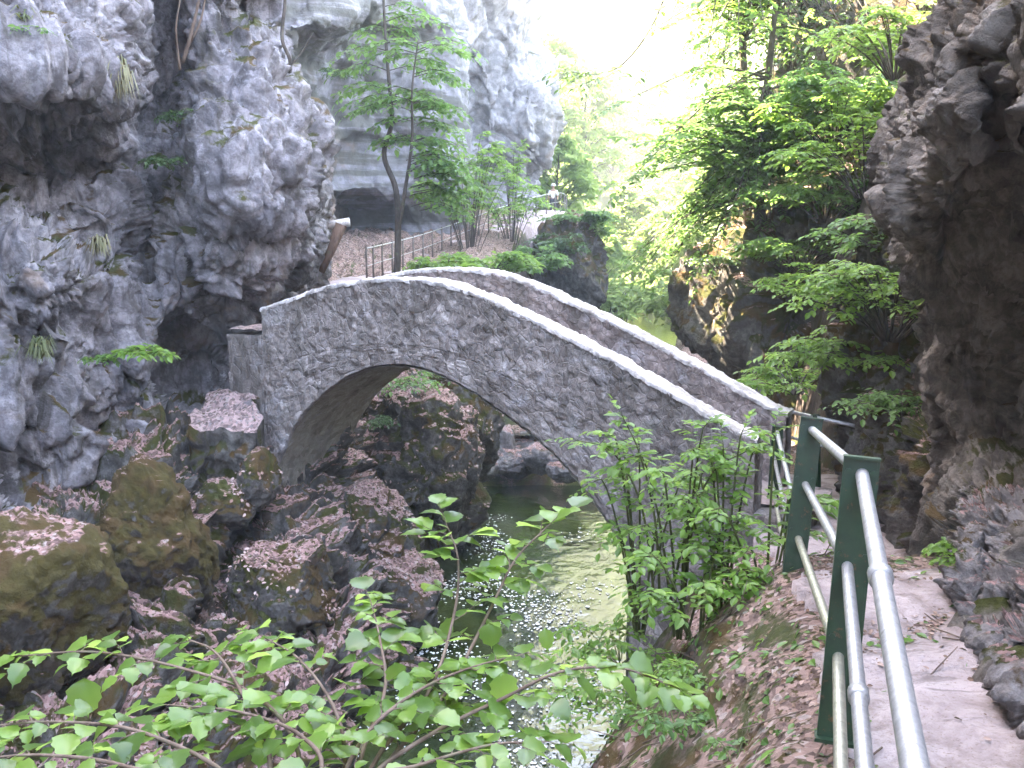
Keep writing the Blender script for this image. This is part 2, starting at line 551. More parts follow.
# ---------------------------------------------------------------- path
def path_mat():
    m, nt = mat_new('trodden pale stone')
    s = NT(nt)
    p = s.pos()
    a = s.noise(p, 2.2, 7, .65, .4)
    c = s.ramp(a, [(.32, (.23, .175, .16)), (.5, (.45, .37, .355)), (.68, (.58, .50, .485))])
    li = s.noise(s.mapping(p, (.9, 4.2, 1), (0, 0, .25)), 1.6, 6, .7, .6)
    c = s.mix(s.math('MULTIPLY', s.maprange(li, .56, .64), .6), c, (.13, .105, .095))
    ed = s.noise(p, 1.1, 7, .75)
    c = s.mix(s.math('MULTIPLY', s.maprange(ed, .47, .62), .75), c, (.19, .14, .115))
    g = s.noise(p, 60, 3, .7)
    c = s.mix(s.math('MULTIPLY', s.maprange(g, .56, .66), .5), c, (.20, .14, .11))
    h = s.math('ADD', s.math('MULTIPLY', s.noise(p, 28, 8, .75), .8), s.math('MULTIPLY', li, .9))
    s.out(c, .85, s.bump(h, .9, .04), .25)
    return m
PM = path_mat()
def path_z(y):
    y = np.asarray(y, float)
    st = np.floor((y - 5.35) / .36)
    z = -1.72 - .20 * np.clip(st + 1, 0, 6)
    return np.where(y < 5.35, -1.72 + .012 * np.sin(y * 2.1), np.maximum(z, -2.92))
py_ = np.concatenate([np.arange(-4, 12.6, .045), 5.35 + .36 * np.arange(6) - .004, 5.35 + .36 * np.arange(6) + .004])
py_.sort()
pu = np.linspace(0, 1, 44)
U, YY = np.meshgrid(pu, py_)
wl = I(py_, [-4, 3, 5.3, 7.4, 8.2, 9.6, 12.6], [.05, .04, .03, .04, .06, .12, .5])
wr = I(py_, [-4, 5, 7.4, 9, 12.6], [1.6, 1.35, 1.3, 1.5, 1.5])
PX = xr(YY) - wl[:, None] + U * (wl + wr)[:, None]
PZ = path_z(YY + .05 * np.sin(U * 5 + 1) + .04 * (U - .5))
q = np.stack([PX.ravel(), YY.ravel(), PZ.ravel()], 1)
f1, f2, val = worley(q * [1.3, 3.2, .1], 4)
dz = ((.05 * (val - .5) * np.clip((f2 - f1) * 6, 0, 1) + .028 * fbm(q * 2.5, 5, 6, .6))).reshape(PZ.shape)
PZ = PZ + dz
edge = np.minimum(U, 1 - U)
PZ = np.where(edge < .001, PZ - .5, PZ)
PX = PX + .05 * fbm(np.stack([0 * YY.ravel(), YY.ravel() * 3, U.ravel()], 1), 3, 9).reshape(PX.shape) * (edge < .05)
PX = PX + (.16 * fbm(np.stack([0 * YY.ravel(), YY.ravel() * 1.9, 0 * YY.ravel()], 1), 4, 19)).reshape(PX.shape) * np.clip(1 - U / .3, 0, 1)
tag(link_mesh('path', np.stack([PX, YY, PZ], 2).reshape(-1, 3), grid_faces(len(py_), len(pu)), PM), kind='structure')

# far path climbing along the left cliff
fp = smooth_path([P(318, 291, 20.5), P(345, 281, 24), P(400, 262, 30), P(450, 242, 36), P(500, 223, 41), P(545, 211, 46), P(556, 214, 60)], 120)
def far_path():
    d = np.gradient(fp, axis=0)
    n = np.stack([d[:, 1], -d[:, 0], 0 * d[:, 0]], 1)
    n /= np.linalg.norm(n, axis=1)[:, None]
    rows = []
    for k, (o, dz) in enumerate([(-1.0, -1.2), (-1.0, -.02), (-.5, 0), (0, .02), (.5, 0), (.75, -.02), (.78, -1.2)]):
        r = fp + n * o
        r[:, 2] += dz
        rows.append(r)
    V = np.stack(rows, 1)
    V[..., 2] += .05 * fbm(V.reshape(-1, 3) * 1.2, 3, 2).reshape(V.shape[:2])
    tag(link_mesh('path', V.reshape(-1, 3), grid_faces(120, 7), PM), kind='structure')
    return n
FPN = far_path()

# ---------------------------------------------------------------- cliffs
rock_face('cliff', [
    (-900, [(-330, 17), (-150, 17.5), (0, 15.8), (110, 15.0), (170, 16), (215, 16.5), (262, 17.5), (240, 22)]),  # unseen cliff top, heightened to shade the path and right wall
    (-560, [(-330, 9.5), (-150, 11), (0, 13), (110, 14), (170, 15), (215, 15.5), (262, 16.5), (240, 22)]),
    (-300, [(-330, 8.6), (-150, 9.8), (0, 12), (110, 13), (170, 14.5), (215, 14.8), (262, 15.8), (245, 22)]),
    (-120, [(-330, 7.6), (-150, 8.8), (0, 11), (110, 12.2), (170, 14.0), (215, 14.2), (262, 15.2), (250, 21)]),
    (0, [(-330, 7.5), (-150, 8.6), (0, 10.6), (105, 12), (165, 14.0), (215, 14.2), (268, 15.6), (255, 21)]),
    (70, [(-330, 7.5), (-150, 8.6), (0, 10.8), (105, 12.2), (165, 14.0), (225, 14.0), (292, 15.6), (285, 21)]),
    (150, [(-330, 7.9), (-150, 9.3), (0, 11.5), (100, 12.8), (160, 13.9), (230, 13.5), (317, 15.6), (305, 21)]),
    (230, [(-330, 7.7), (-150, 9.1), (0, 11.2), (95, 12.5), (160, 13.6), (240, 13.7), (326, 16.0), (318, 21)]),
    (285, [(-330, 7.6), (-150, 8.9), (0, 10.9), (90, 12.2), (155, 13.3), (230, 14.0), (312, 16.5), (300, 21)]),
    (360, [(-330, 7.3), (-150, 8.6), (0, 10.6), (85, 11.9), (150, 13.0), (210, 14.3), (262, 16.5), (262, 21)]),
    (460, [(-330, 7.0), (-150, 8.2), (0, 10.2), (80, 11.5), (140, 12.6), (190, 14.0), (250, 16.5), (255, 21)]),
    (560, [(-330, 6.8), (-150, 7.9), (0, 9.9), (75, 11.2), (130, 12.3), (180, 13.6), (240, 16.5), (250, 21)]),
    (680, [(-330, 6.6), (-150, 7.7), (0, 9.7), (75, 11.0), (130, 12.1), (180, 13.4), (240, 16.5), (250, 21)])],
    420, 330,
    [(40, 175, 75, 42, 1.05, -10), (55, 70, 70, 40, -.9, 15), (168, 60, 20, 110, 1.1), (255, 190, 55, 110, -.55),
     (150, 190, 16, 110, .7), (190, 370, 26, 34, 1.3), (60, 280, 60, 40, -.6), (20, 470, 40, 30, .6), (110, 430, 22, 60, .5, 20),
     (85, 240, 30, 20, .5), (250, 10, 14, 14, 1.4), (250, 235, 30, 16, .4), (180, 120, 14, 20, .5), (205, 290, 10, 40, .4, -30)],
    lambda p: rockd(p, .36, .18, .062, .95, 11, (1, 1, .52), .26), (-9, 4, 0), LAV,
    'tall grey pitted limestone cliff at the left with a dark hollow, beside the bridge end', 'cliff')

rock_face('cliff', [
    (-620, [(170, 31), (250, 33), (330, 35), (400, 37), (455, 39), (440, 46)]),
    (-200, [(170, 29), (250, 31), (330, 33), (400, 36), (455, 38), (440, 46)]),
    (0, [(170, 27), (250, 28), (330, 30), (400, 34), (458, 37), (445, 46)]),
    (40, [(170, 27), (250, 28), (330, 31), (395, 35), (460, 37.5), (445, 46)]),
    (95, [(170, 28), (250, 29.5), (330, 34), (395, 36), (462, 38), (445, 46)]),
    (190, [(170, 28), (250, 30), (330, 34), (395, 36), (460, 38), (445, 46)]),
    (215, [(170, 28), (250, 31), (330, 36), (395, 37), (458, 38.5), (445, 46)]),
    (300, [(170, 27), (250, 31), (330, 36), (395, 37), (455, 38.5), (445, 46)]),
    (340, [(170, 27), (250, 31), (330, 36), (395, 37), (455, 38.5), (445, 46)])],
    260, 200, [(340, 45, 60, 14, .9, -32), (320, 20, 60, 16, -1.2, -28), (370, 160, 70, 20, .5, -20), (350, 225, 50, 22, 1.4)],
    lambda p: rockd(p, .5, .12, .06, 2.6, 31, (1, 1, 1), .22), (-12, 6, 0), SLAB,
    'smooth banded grey rock slab leaning behind the slim forked tree', 'cliff')

rock_face('cliff', [
    (-640, [(400, 44), (450, 45), (500, 46), (560, 47), (545, 60)]),
    (-200, [(400, 43), (450, 44), (500, 45), (536, 47), (520, 60)]),
    (0, [(400, 42), (450, 43), (500, 44.5), (528, 47), (535, 60)]),
    (60, [(400, 42), (450, 43), (500, 44.5), (533, 47), (535, 60)]),
    (110, [(400, 42.4), (450, 43.5), (500, 45), (536, 47), (518, 60)]),
    (150, [(400, 42.6), (450, 44), (500, 45.5), (540, 47), (520, 60)]),
    (175, [(400, 43), (450, 44.5), (500, 46.5), (528, 48.5), (530, 60)]),
    (225, [(400, 43), (450, 44.5), (500, 46.5), (526, 49), (530, 60)]),
    (290, [(400, 43), (450, 44.5), (500, 46.5), (525, 49), (530, 60)])],
    220, 170, [(520, 70, 20, 40, .8, 25), (475, 110, 12, 40, .9), (535, 110, 14, 20, -.8)],
    lambda p: rockd(p, .9, .35, .12, 3.0, 41, (1, 1, .7), .5), (-14, 8, 0), FARROCK,
    'pale sunlit limestone cliff farthest up the gorge, above the fenced path', 'cliff')

# right hand rocks
rock_face('cliff', [
    (-450, [(1028, 13), (1010, 7.8), (1050, 6.2), (1120, 4.9), (1300, 3.5), (1700, 2.2)]),
    (-150, [(990, 13), (972, 7.8), (1017, 5.6), (1080, 4.7), (1260, 3.4), (1700, 2.1)]),
    (0, [(962, 13), (944, 7.8), (990, 5.3), (1050, 4.5), (1230, 3.3), (1700, 2)]),
    (60, [(942, 13), (924, 7.7), (970, 5.2), (1040, 4.4), (1220, 3.2), (1700, 2)]),
    (130, [(914, 13), (896, 7.8), (946, 5.2), (1020, 4.5), (1210, 3.2), (1700, 2)]),
    (190, [(902, 13), (884, 7.7), (928, 5.4), (1010, 4.8), (1210, 3.3), (1700, 2)]),
    (245, [(916, 13), (898, 7.6), (922, 6.1), (1005, 5.5), (1210, 3.8), (1700, 2.1)]),
    (310, [(944, 13), (926, 7.9), (944, 7), (1010, 6.6), (1210, 4.6), (1700, 2.4)]),
    (420, [(950, 13), (932, 8.2), (952, 7.3), (1010, 6.8), (1210, 4.7), (1700, 2.5)]),
    (520, [(958, 13), (940, 7.4), (960, 6.2), (1010, 5.2), (1210, 3.8), (1700, 2.2)]),
    (600, [(974, 13), (958, 6.0), (976, 5.2), (1020, 4.6), (1210, 3.4), (1700, 2.2)]),
    (700, [(1040, 13), (1022, 4.4), (1040, 4.0), (1070, 3.6), (1230, 2.8), (1700, 2.0)]),
    (900, [(1096, 13), (1078, 3.6), (1100, 3.2), (1140, 2.8), (1260, 2.4), (1700, 1.9)])],
    430, 260, [(985, 75, 8, 60, .3, -8), (1060, 120, 40, 50, .3), (1000, 250, 50, 30, .3)],
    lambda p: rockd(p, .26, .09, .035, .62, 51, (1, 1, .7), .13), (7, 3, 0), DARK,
    'dark brown overhanging rock wall leaning over the path at the right edge', 'cliff')

rock_face('rock', [
    (488, [(990, 8.4), (975, 6.3), (1005, 5.8), (1053, 5.2), (1150, 4.4), (1400, 3.1)]),
    (515, [(985, 8), (968, 5.6), (1000, 5.1), (1050, 4.6), (1150, 3.9), (1400, 2.8)]),
    (560, [(975, 8), (957, 5.2), (995, 4.8), (1050, 4.25), (1150, 3.6), (1400, 2.7)]),
    (610, [(982, 8), (963, 4.75), (995, 4.4), (1050, 3.95), (1150, 3.3), (1400, 2.6)]),
    (650, [(1005, 8), (986, 4.25), (1015, 4.0), (1060, 3.6), (1150, 3.1), (1400, 2.5)]),
    (700, [(1040, 8), (1020, 3.7), (1045, 3.5), (1080, 3.3), (1160, 2.9), (1400, 2.4)]),
    (800, [(1090, 8), (1072, 3.05), (1090, 2.9), (1120, 2.7), (1180, 2.5), (1400, 2.2)])],
    240, 200, [(1000, 590, 14, 10, -.12), (1020, 640, 16, 8, -.12), (985, 620, 8, 20, .1)],
    lambda p: rockd(p, .07, .05, .02, .22, 57, (1, 1, 1.2), .10), (4, 2, 0), PATHROCK,
    'broken pale grey rock foot of the overhang bordering the path', 'rock')
rock_face('rock_bank', [
    (420, [(-220, 9.8), (-120, 11.0), (0, 12.6), (90, 13.2), (180, 13.6), (250, 13.6), (330, 14.2), (345, 16)]),
    (480, [(-220, 8.9), (-120, 10.0), (0, 11.3), (95, 11.5), (185, 12.3), (258, 12.9), (338, 13.4), (360, 15)]),
    (540, [(-220, 7.7), (-120, 8.7), (0, 9.9), (100, 10.4), (190, 11.3), (270, 12.0), (350, 12.6), (375, 14)]),
    (600, [(-220, 6.8), (-120, 7.8), (0, 8.8), (100, 9.6), (195, 10.4), (280, 11.1), (365, 11.7), (390, 13)]),
    (680, [(-220, 6.0), (-120, 6.9), (0, 7.7), (100, 8.4), (190, 9.1), (280, 9.8), (358, 10.4), (390, 12)]),
    (780, [(-220, 5.2), (-120, 5.9), (0, 6.6), (90, 7.2), (170, 7.8), (250, 8.4), (318, 9.0), (350, 10)]),
    (900, [(-220, 4.6), (-120, 5.2), (0, 5.8), (80, 6.3), (150, 6.8), (220, 7.3), (285, 7.8), (310, 9)])],
    420, 400, [(60, 560, 60, 60, -.5, 35), (150, 500, 40, 40, -.45), (215, 580, 14, 110, .55, 25), (120, 640, 20, 60, .4, 40), (30, 640, 60, 40, -.4, 30),
     (240, 680, 60, 20, -.3), (300, 560, 30, 40, -.35), (180, 690, 18, 50, .4, 30), (290, 640, 14, 50, .4, 30), (90, 730, 50, 30, -.3)],
    lambda p: rockd(p, .34, .26, .05, 1.0, 97, (1, 1, 1), .42), (-2.5, .5, -1.2), MOSSY,
    'fissured mossy bedrock bank with leaf litter in its gullies at the lower left', 'rock bank')

rock_face('cliff', [
    (220, [(865, 15), (852, 12.3), (900, 11), (950, 10), (1010, 9)]),
    (300, [(855, 15), (840, 12), (890, 11), (950, 10), (1010, 9)]),
    (400, [(850, 15), (838, 11.8), (885, 10.6), (940, 9.4), (1010, 8.4)]),
    (480, [(850, 15), (845, 11.6), (885, 10.3), (930, 9.0), (1010, 8)]),
    (540, [(865, 15), (862, 11.3), (890, 10.0), (930, 8.6), (1010, 7.8)]),
    (640, [(870, 15), (872, 11.2), (898, 9.9), (930, 8.6), (1010, 7.8)])],
    230, 170, [(918, 480, 26, 60, -.6), (890, 520, 12, 40, .5)],
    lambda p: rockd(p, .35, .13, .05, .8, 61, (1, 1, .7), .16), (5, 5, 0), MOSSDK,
    'dark mossy rock wall behind the steps, below the green bush', 'cliff')

rock_face('cliff', [
    (-60, [(800, 36), (820, 32), (870, 29), (940, 25), (1060, 21)]),
    (-25, [(800, 34), (800, 27), (850, 24), (930, 20), (1060, 16)]),
    (0, [(800, 34), (795, 25), (850, 22), (930, 18), (1060, 14)]),
    (100, [(790, 34), (785, 24), (845, 21), (930, 17), (1060, 13.5)]),
    (190, [(770, 34), (765, 22), (830, 19), (920, 16), (1060, 13)]),
    (250, [(740, 34), (745, 20.5), (810, 17.5), (910, 15), (1060, 13)]),
    (340, [(735, 34), (738, 19.5), (800, 17), (890, 15), (1060, 13)]),
    (460, [(735, 34), (738, 19), (800, 16.5), (890, 14.6), (1060, 13)])],
    260, 200, [(860, 60, 40, 30, -1.2), (870, 110, 40, 18, 1.0), (820, 215, 50, 20, -.8), (800, 300, 40, 50, 1.0)],
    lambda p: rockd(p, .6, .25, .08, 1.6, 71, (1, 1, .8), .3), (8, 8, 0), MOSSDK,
    'steep dark wooded rock wall rising behind the trees on the right', 'cliff')

# ---------------------------------------------------------------- boulders
def boulder(loc, size, seed, mat, label, cat='boulder', rot=0., sub=5, rgh=1., group=None, name='boulder', flat=0., spin=None):
    bm_ = bpy.data.meshes.new('tmp')
    import bmesh
    b = bmesh.new()
    bmesh.ops.create_icosphere(b, subdivisions=sub, radius=1)
    b.to_mesh(bm_)
    b.free()
    V = coords(bm_)
    fc = np.array([tuple(q.vertices) for q in bm_.polygons])
    bpy.data.meshes.remove(bm_)
    r = np.random.RandomState(seed)
    N = V.copy()
    # facet cuts make it blocky
    for k in range(9):
        n = r.normal(size=3)
        n /= np.linalg.norm(n)
        h = r.uniform(.62, .9)
        d = V @ n - h
        V = V - np.outer(np.maximum(d, 0) * .85, n)
    V = V * np.array(size)
    if 21 <= seed <= 30: V = V * 1.22
    sc = max(size)
    q = V + seed * 3.7
    V = V + N * (rgh * rockd(q, .14 * sc, .06 * sc, .022 * sc, .55 * sc, seed, (1, 1, 1), .07 * sc))[:, None]
    c, s_ = math.cos(rot), math.sin(rot)
    V = V @ np.array([[c, -s_, 0], [s_, c, 0], [0, 0, 1]]).T
    if spin: 
        c, s_ = math.cos(spin), math.sin(spin)
        V = V @ np.array([[c, 0, s_], [0, 1, 0], [-s_, 0, c]]).T
    o = link_mesh(name, V, fc, mat)
    if 21 <= seed <= 30: loc = np.array(loc) - [.05, -.12, .16]
    o.location = Vector([float(q) for q in loc])
    return tag(o, label, cat, group)

boulder(P(742, 310, 20.5), (1.35, 1.6, 1.75), 7, MOSSDK, 'big dark boulder with a mossy crown right of the upper pool', rot=.4, sub=6)
boulder(P(574, 262, 41), (1.7, 2.2, 2.3), 12, MOSSDK, 'dark ivy covered outcrop at the end of the far fenced path', 'rock outcrop', rot=.2, sub=6)
boulder(P(150, 525, 10.7), (.50, .6, .85), 22, MOSSBROWN, 'tall pointed brown mossy boulder leaning at the foot of the grey cliff', rot=.7, sub=6, spin=-.3)
boulder(P(285, 585, 11.0), (.50, .5, .62), 21, MOSSDK, 'rounded mossy boulder on the bank in front of the arch pier', rot=.3, sub=6)
boulder(P(15, 615, 8.2), (.78, .85, .8), 23, MOSSBROWN, 'large brown mossy boulder at the lower left edge', rot=.2, sub=6, spin=.5)
boulder(P(370, 540, 13.2), (.62, .6, .75), 28, MOSSY, 'grey and white spotted boulder by the foot of the arch pier', rot=.2, sub=6)
boulder(P(400, 590, 12.6), (.5, .6, .6), 29, MOSSY, 'mossy boulder at the water edge in front of the bridge', rot=.8)
boulder(P(255, 480, 12.1), (.3, .4, .4), 37, MOSSDK, 'small dark stone under the masonry ledge left of the arch', rot=.3)
boulder(P(225, 505, 11.8), (.38, .4, .3), 38, MOSSDK, 'dark broken stone below the litter topped ledge', rot=1.1)
# mossy mass seen through the arch
boulder(P(415, 460, 16.2), (1.0, 1.1, 1.35), 31, MOSSY, 'tall mossy rock seen through the left half of the arch', rot=.4, sub=6)
boulder(P(455, 425, 18.0), (.9, 1.0, 1.2), 32, MOSSDK, 'black mossy rock seen through the top of the arch', rot=.1, sub=6)
boulder(P(385, 410, 17.0), (.8, .9, .9), 33, MOSSY, 'litter covered rock behind the arch crown', rot=.9, sub=6)
boulder(P(452, 515, 16.6), (.6, .8, .9), 34, MOSSDK, 'dark wet rock at the water edge under the arch', rot=.2, sub=6)
# the stony sill
for k, (px, py, d, s_, lb) in enumerate([
    (497, 447, 21.4, (.4, .5, .55), 'upright pale stone at the left of the stony sill under the arch'),
    (518, 462, 21.0, (.55, .5, .32), 'pinkish stone in the middle of the stony sill under the arch'),
    (545, 458, 20.6, (.5, .5, .36), 'largest whitish stone on the sill under the arch'),
    (566, 470, 20.0, (.4, .4, .25), 'low pale stone at the right end of the stony sill'),
    (480, 470, 19.6, (.45, .45, .35), 'brown stone at the left end of the pool under the arch'),
    (530, 440, 22.6, (.8, .6, .3), 'flat stone behind the whitish ones of the stony sill'),
    (560, 445, 22.4, (.5, .6, .4), 'grey stone at the back of the sill near the bridge face')]):
    boulder(P(px, py, d), s_, 80 + k, PALE, lb, 'stone', rot=k * .7, sub=5, name='stone')
# ---------------------------------------------------------------- stone bridge
RB = np.array([2.42, 10.0])            # near face, path end
LB = np.array([-3.25, 13.05])          # near face, cliff end
LEN = float(np.linalg.norm(LB - RB))
UB = (LB - RB) / LEN
VB = np.array([-UB[1], UB[0]])
if VB[1] < 0: VB = -VB
BW = 1.5
PT = .30                               # parapet thickness

def on_face(px, py, off=0.):
    """where the ray of a picture position meets the near face (or one parallel to it): along, height"""
    u = (px - 512.0) / F
    v = (384.0 - py) / F
    d = np.array([u, CP + v * SP, -SP + v * CP])
    o = RB + VB * off
    k = o.dot(VB) / d[:2].dot(VB)
    p = d * k
    return float((p[:2] - o).dot(UB)), float(p[2])

top_n = sorted(on_face(*q) for q in [(262, 311), (300, 295), (345, 283), (390, 279), (440, 282), (480, 296), (530, 319), (600, 354), (680, 399), (757, 444)])
arch_n = sorted(on_face(*q) for q in [(270, 505), (275, 470), (290, 432), (310, 404), (340, 379), (370, 366), (400, 363), (430, 369), (470, 388), (512, 418), (545, 444), (570, 470), (594, 500), (630, 556)])
TS = np.array([q[0] for q in top_n]); TZ = np.array([q[1] for q in top_n])
AS = np.array([q[0] for q in arch_n]); AZ = np.array([q[1] for q in arch_n])
def top_z(s):
    s = np.asarray(s, float)
    k = .22
    return (I(s - k, TS, TZ) + I(s, TS, TZ) * 2 + I(s + k, TS, TZ)) / 4
A0, A1 = AS[0], AS[-1]
def arch_z(s):
    s = np.asarray(s, float)
    return I(s, AS, AZ)
# rise of the arch measured in equal steps of angle, so the haunches stay smooth
ac = (A0 + A1) / 2
ah = (A1 - A0) / 2
th = np.linspace(0, math.pi, 240)
s_arch = ac - ah * np.cos(th)
zc = I(s_arch, AS, AZ)
for k in range(24): zc[1:-1] = (zc[:-2] + 2 * zc[1:-1] + zc[2:]) / 4
S0, S1 = -.05, TS[-1]
PAR = .78
def deck_z(s): return top_z(s) - PAR

def world_b(s, v, z):
    s, v, z = np.broadcast_arrays(np.asarray(s, float), np.asarray(v, float), np.asarray(z, float))
    xy = RB + s[..., None] * UB + v[..., None] * VB
    return np.concatenate([xy, z[..., None]], -1)

def stone_rel(p):
    """how far each stone of the rubble work stands out of the face"""
    q = p * np.array([1, 1, 1.0])
    f1, f2, val = worley(q * [11.5, 11.5, 8], 3)
    d = .027 * (val - .45) * np.clip((f2 - f1) * 7, 0, 1) - .010 * np.exp(-((f2 - f1) / .09) ** 2) + .016 * billow(q * 6, 3, 25)
    d = d + .022 * fbm(q * 1.1, 3, 5) + .007 * fbm(q * 22, 3, 15)
    return d

def masonry_mat(name, light, mid, dark, joint, elong=(1, 1, 1)):
    m, nt = mat_new(name)
    s = NT(nt)
    p = s.pos()
    warp = s.n('ShaderNodeVectorMath', operation='ADD')
    nz = s.n('ShaderNodeTexNoise')
    nz.inputs['Scale'].default_value = 4
    s.l(p, nz.inputs['Vector'])
    sc = s.n('ShaderNodeVectorMath', operation='SCALE')
    sc.inputs['Scale'].default_value = .12
    s.l(nz.outputs['Color'], sc.inputs[0])
    s.l(p, warp.inputs[0])
    s.l(sc.outputs[0], warp.inputs[1])
    vp = s.mapping(warp.outputs[0], elong)
    vo = s.n('ShaderNodeTexVoronoi')
    vo.inputs['Scale'].default_value = 9
    s.l(vp, vo.inputs['Vector'])
    sp = s.n('ShaderNodeSeparateColor')
    s.l(vo.outputs['Color'], sp.inputs[0])
    c = s.ramp(sp.outputs[0], [(0, dark), (.3, mid), (.75, mid), (1, light)])
    c = s.mix(s.maprange(s.noise(p, 18, 6, .7), .4, .64), s.mix(.65, c, dark), c)
    ve = s.n('ShaderNodeTexVoronoi', feature='DISTANCE_TO_EDGE')
    ve.inputs['Scale'].default_value = 9
    s.l(vp, ve.inputs['Vector'])
    e = s.maprange(ve.outputs['Distance'], .015, .07)
    c = s.mix(s.math('MULTIPLY', s.math('SUBTRACT', 1., e), .4), c, joint)
    sm = s.noise(s.mapping(p, (1.6, 1.6, .5)), 1.2, 5, .65, .5)
    c = s.mix(s.math('MULTIPLY', s.maprange(sm, .46, .66), .65), c, (.10, .088, .072))
    wl = s.noise(p, 2.6, 6, .7)
    c = s.mix(s.math('MULTIPLY', s.maprange(wl, .54, .68), .6), c, (.50, .47, .48))
    mo = s.noise(p, 1.3, 5, .7)
    c = s.mix(s.math('MULTIPLY', s.maprange(mo, .58, .72), .5), c, (.10, .10, .05))
    h = s.math('ADD', s.math('MULTIPLY', e, .6), s.noise(p, 34, 6, .7))
    s.out(c, .9, s.bump(h, .8, .03), .2)
    return m
WALL = masonry_mat('rubble masonry', (.54, .485, .455), (.35, .305, .28), (.17, .142, .127), (.40, .355, .325), (1.25, 1.25, .72))
INNER = masonry_mat('brown rubble masonry', (.56, .475, .445), (.42, .345, .315), (.20, .16, .145), (.30, .26, .24))
SOFFIT = masonry_mat('pale vault stone', (.52, .48, .40), (.42, .39, .32), (.26, .24, .19), (.40, .37, .31))  # paler and lower in contrast than the outer masonry
def coping_mat():
    m, nt = mat_new('skylight-pale coping')
    s = NT(nt)
    p = s.pos()
    n = s.noise(p, 9, 7, .7)
    c = s.ramp(n, [(.30, (.30, .265, .24)), (.44, (.56, .52, .49)), (.7, (.72, .68, .65))])  # whitish tones stand in for skylight on the upward faces
    d = s.noise(p, 3.2, 7, .75)
    c = s.mix(s.math('MULTIPLY', s.maprange(d, .5, .64), .7), c, (.22, .20, .175))
    j = s.noise(s.mapping(p, (1, 1, .1)), 5.5, 2, .5)
    c = s.mix(s.math('MULTIPLY', s.maprange(j, .60, .64), .5), c, (.25, .23, .2))
    s.out(c, .9, s.bump(s.noise(p, 40, 6, .7), .9, .03), .2)
    return m
COPE = coping_mat()

bridge = thing('stone_bridge', 'arched rubble stone footbridge with parapets painted sky bright on top crossing the gorge stream', 'bridge',
               world_b(ac, BW / 2, -5.2))

def face_block(name, S, ZB, ZT, v0, v1, mat, nrow, parent=bridge, nv=10, roughen=1., soffit=False):
    """a wall with stone relief: bottom and top lines along the bridge, from v0 to v1 across it"""
    S, ZB, ZT = map(np.asarray, (S, ZB, ZT))
    r = np.linspace(0, 1, nrow)
    near = [(v0, b) for b in r]
    top = [(v0 + (v1 - v0) * k, 1.) for k in np.linspace(0, 1, nv)[1:-1]]
    far = [(v1, b) for b in r[::-1]]
    bot = [(v1 + (v0 - v1) * k, 0.) for k in np.linspace(0, 1, nv)[1:-1]]
    loop = near + top + far + bot
    vv = np.array([q[0] for q in loop]); bb = np.array([q[1] for q in loop])
    G = world_b(S[:, None], vv[None, :], ZB[:, None] * (1 - bb) + ZT[:, None] * bb)
    n = G.shape[1]
    d = roughen * stone_rel(G.reshape(-1, 3)).reshape(G.shape[:2])
    sgn = np.where(vv <= v0 + 1e-6, -1., np.where(vv >= v1 - 1e-6, 1., 0.))
    G[..., :2] += (d * sgn[None, :])[..., None] * VB
    up = (np.abs(sgn) < .5) * np.where(bb > .5, 1., -1.)
    G[..., 2] += d * up[None, :] * .5
    fc = [tuple(q) for q in grid_faces(len(S), n, True)]
    # ends
    V = list(map(tuple, G.reshape(-1, 3)))
    for row, flip in ((0, False), (len(S) - 1, True)):
        for i in range(nrow - 1):
            a, b_ = row * n + i, row * n + i + 1
            c_, d_ = row * n + (2 * nrow + nv - 2 - 1 - i - 1), row * n + (2 * nrow + nv - 2 - 1 - i)
            fc.append((a, d_, c_, b_) if flip else (a, b_, c_, d_))
    return link_mesh(name, np.array(V), fc, mat, parent)

# body below the deck: pier - arch - pier
sr = np.linspace(-.55, A0, 40)
face_block('abutment', sr, 0 * sr - 5.8, deck_z(np.maximum(sr, 0)) - 0 * sr, 0, BW, WALL, 90)
face_block('arch_wall', s_arch, zc, deck_z(s_arch), 0, BW, WALL, 90)
sl_ = np.linspace(A1, S1, 30)
face_block('abutment', sl_, 0 * sl_ - 5.6, deck_z(sl_), 0, BW, WALL, 100)
# lining of the vault, a little inside the opening so its stones show
def vault():
    m = 3
    jz = np.linspace(-5.4, zc[-1], 22)[:-1]
    jl = np.stack([0 * jz + A1, jz], 1)
    jz2 = np.linspace(-5.6, zc[0], 16)[:-1]
    jr = np.stack([0 * jz2 + A0, jz2], 1)
    prof = np.concatenate([jr, np.stack([s_arch, zc], 1), jl[::-1]])
    t = np.gradient(prof, axis=0)
    nrm = np.stack([t[:, 1], -t[:, 0]], 1)
    nrm /= np.linalg.norm(nrm, axis=1)[:, None]
    vs = np.linspace(.02, BW - .02, 40)
    Gs = []
    for off in (.035, -.02):
        q = prof + nrm * off
        Gs.append(world_b(q[:, :1], vs[None, :], q[:, 1:]))
    G = Gs[0]
    d = .5 * stone_rel(G.reshape(-1, 3)).reshape(G.shape[:2])
    G[..., :2] += (d * nrm[:, :1])[..., None] * UB
    G[..., 2] += d * nrm[:, 1:]
    return link_mesh('vault', np.concatenate([G.reshape(-1, 3)]), grid_faces(len(prof), 40)[:, ::-1], SOFFIT, bridge)
vault()

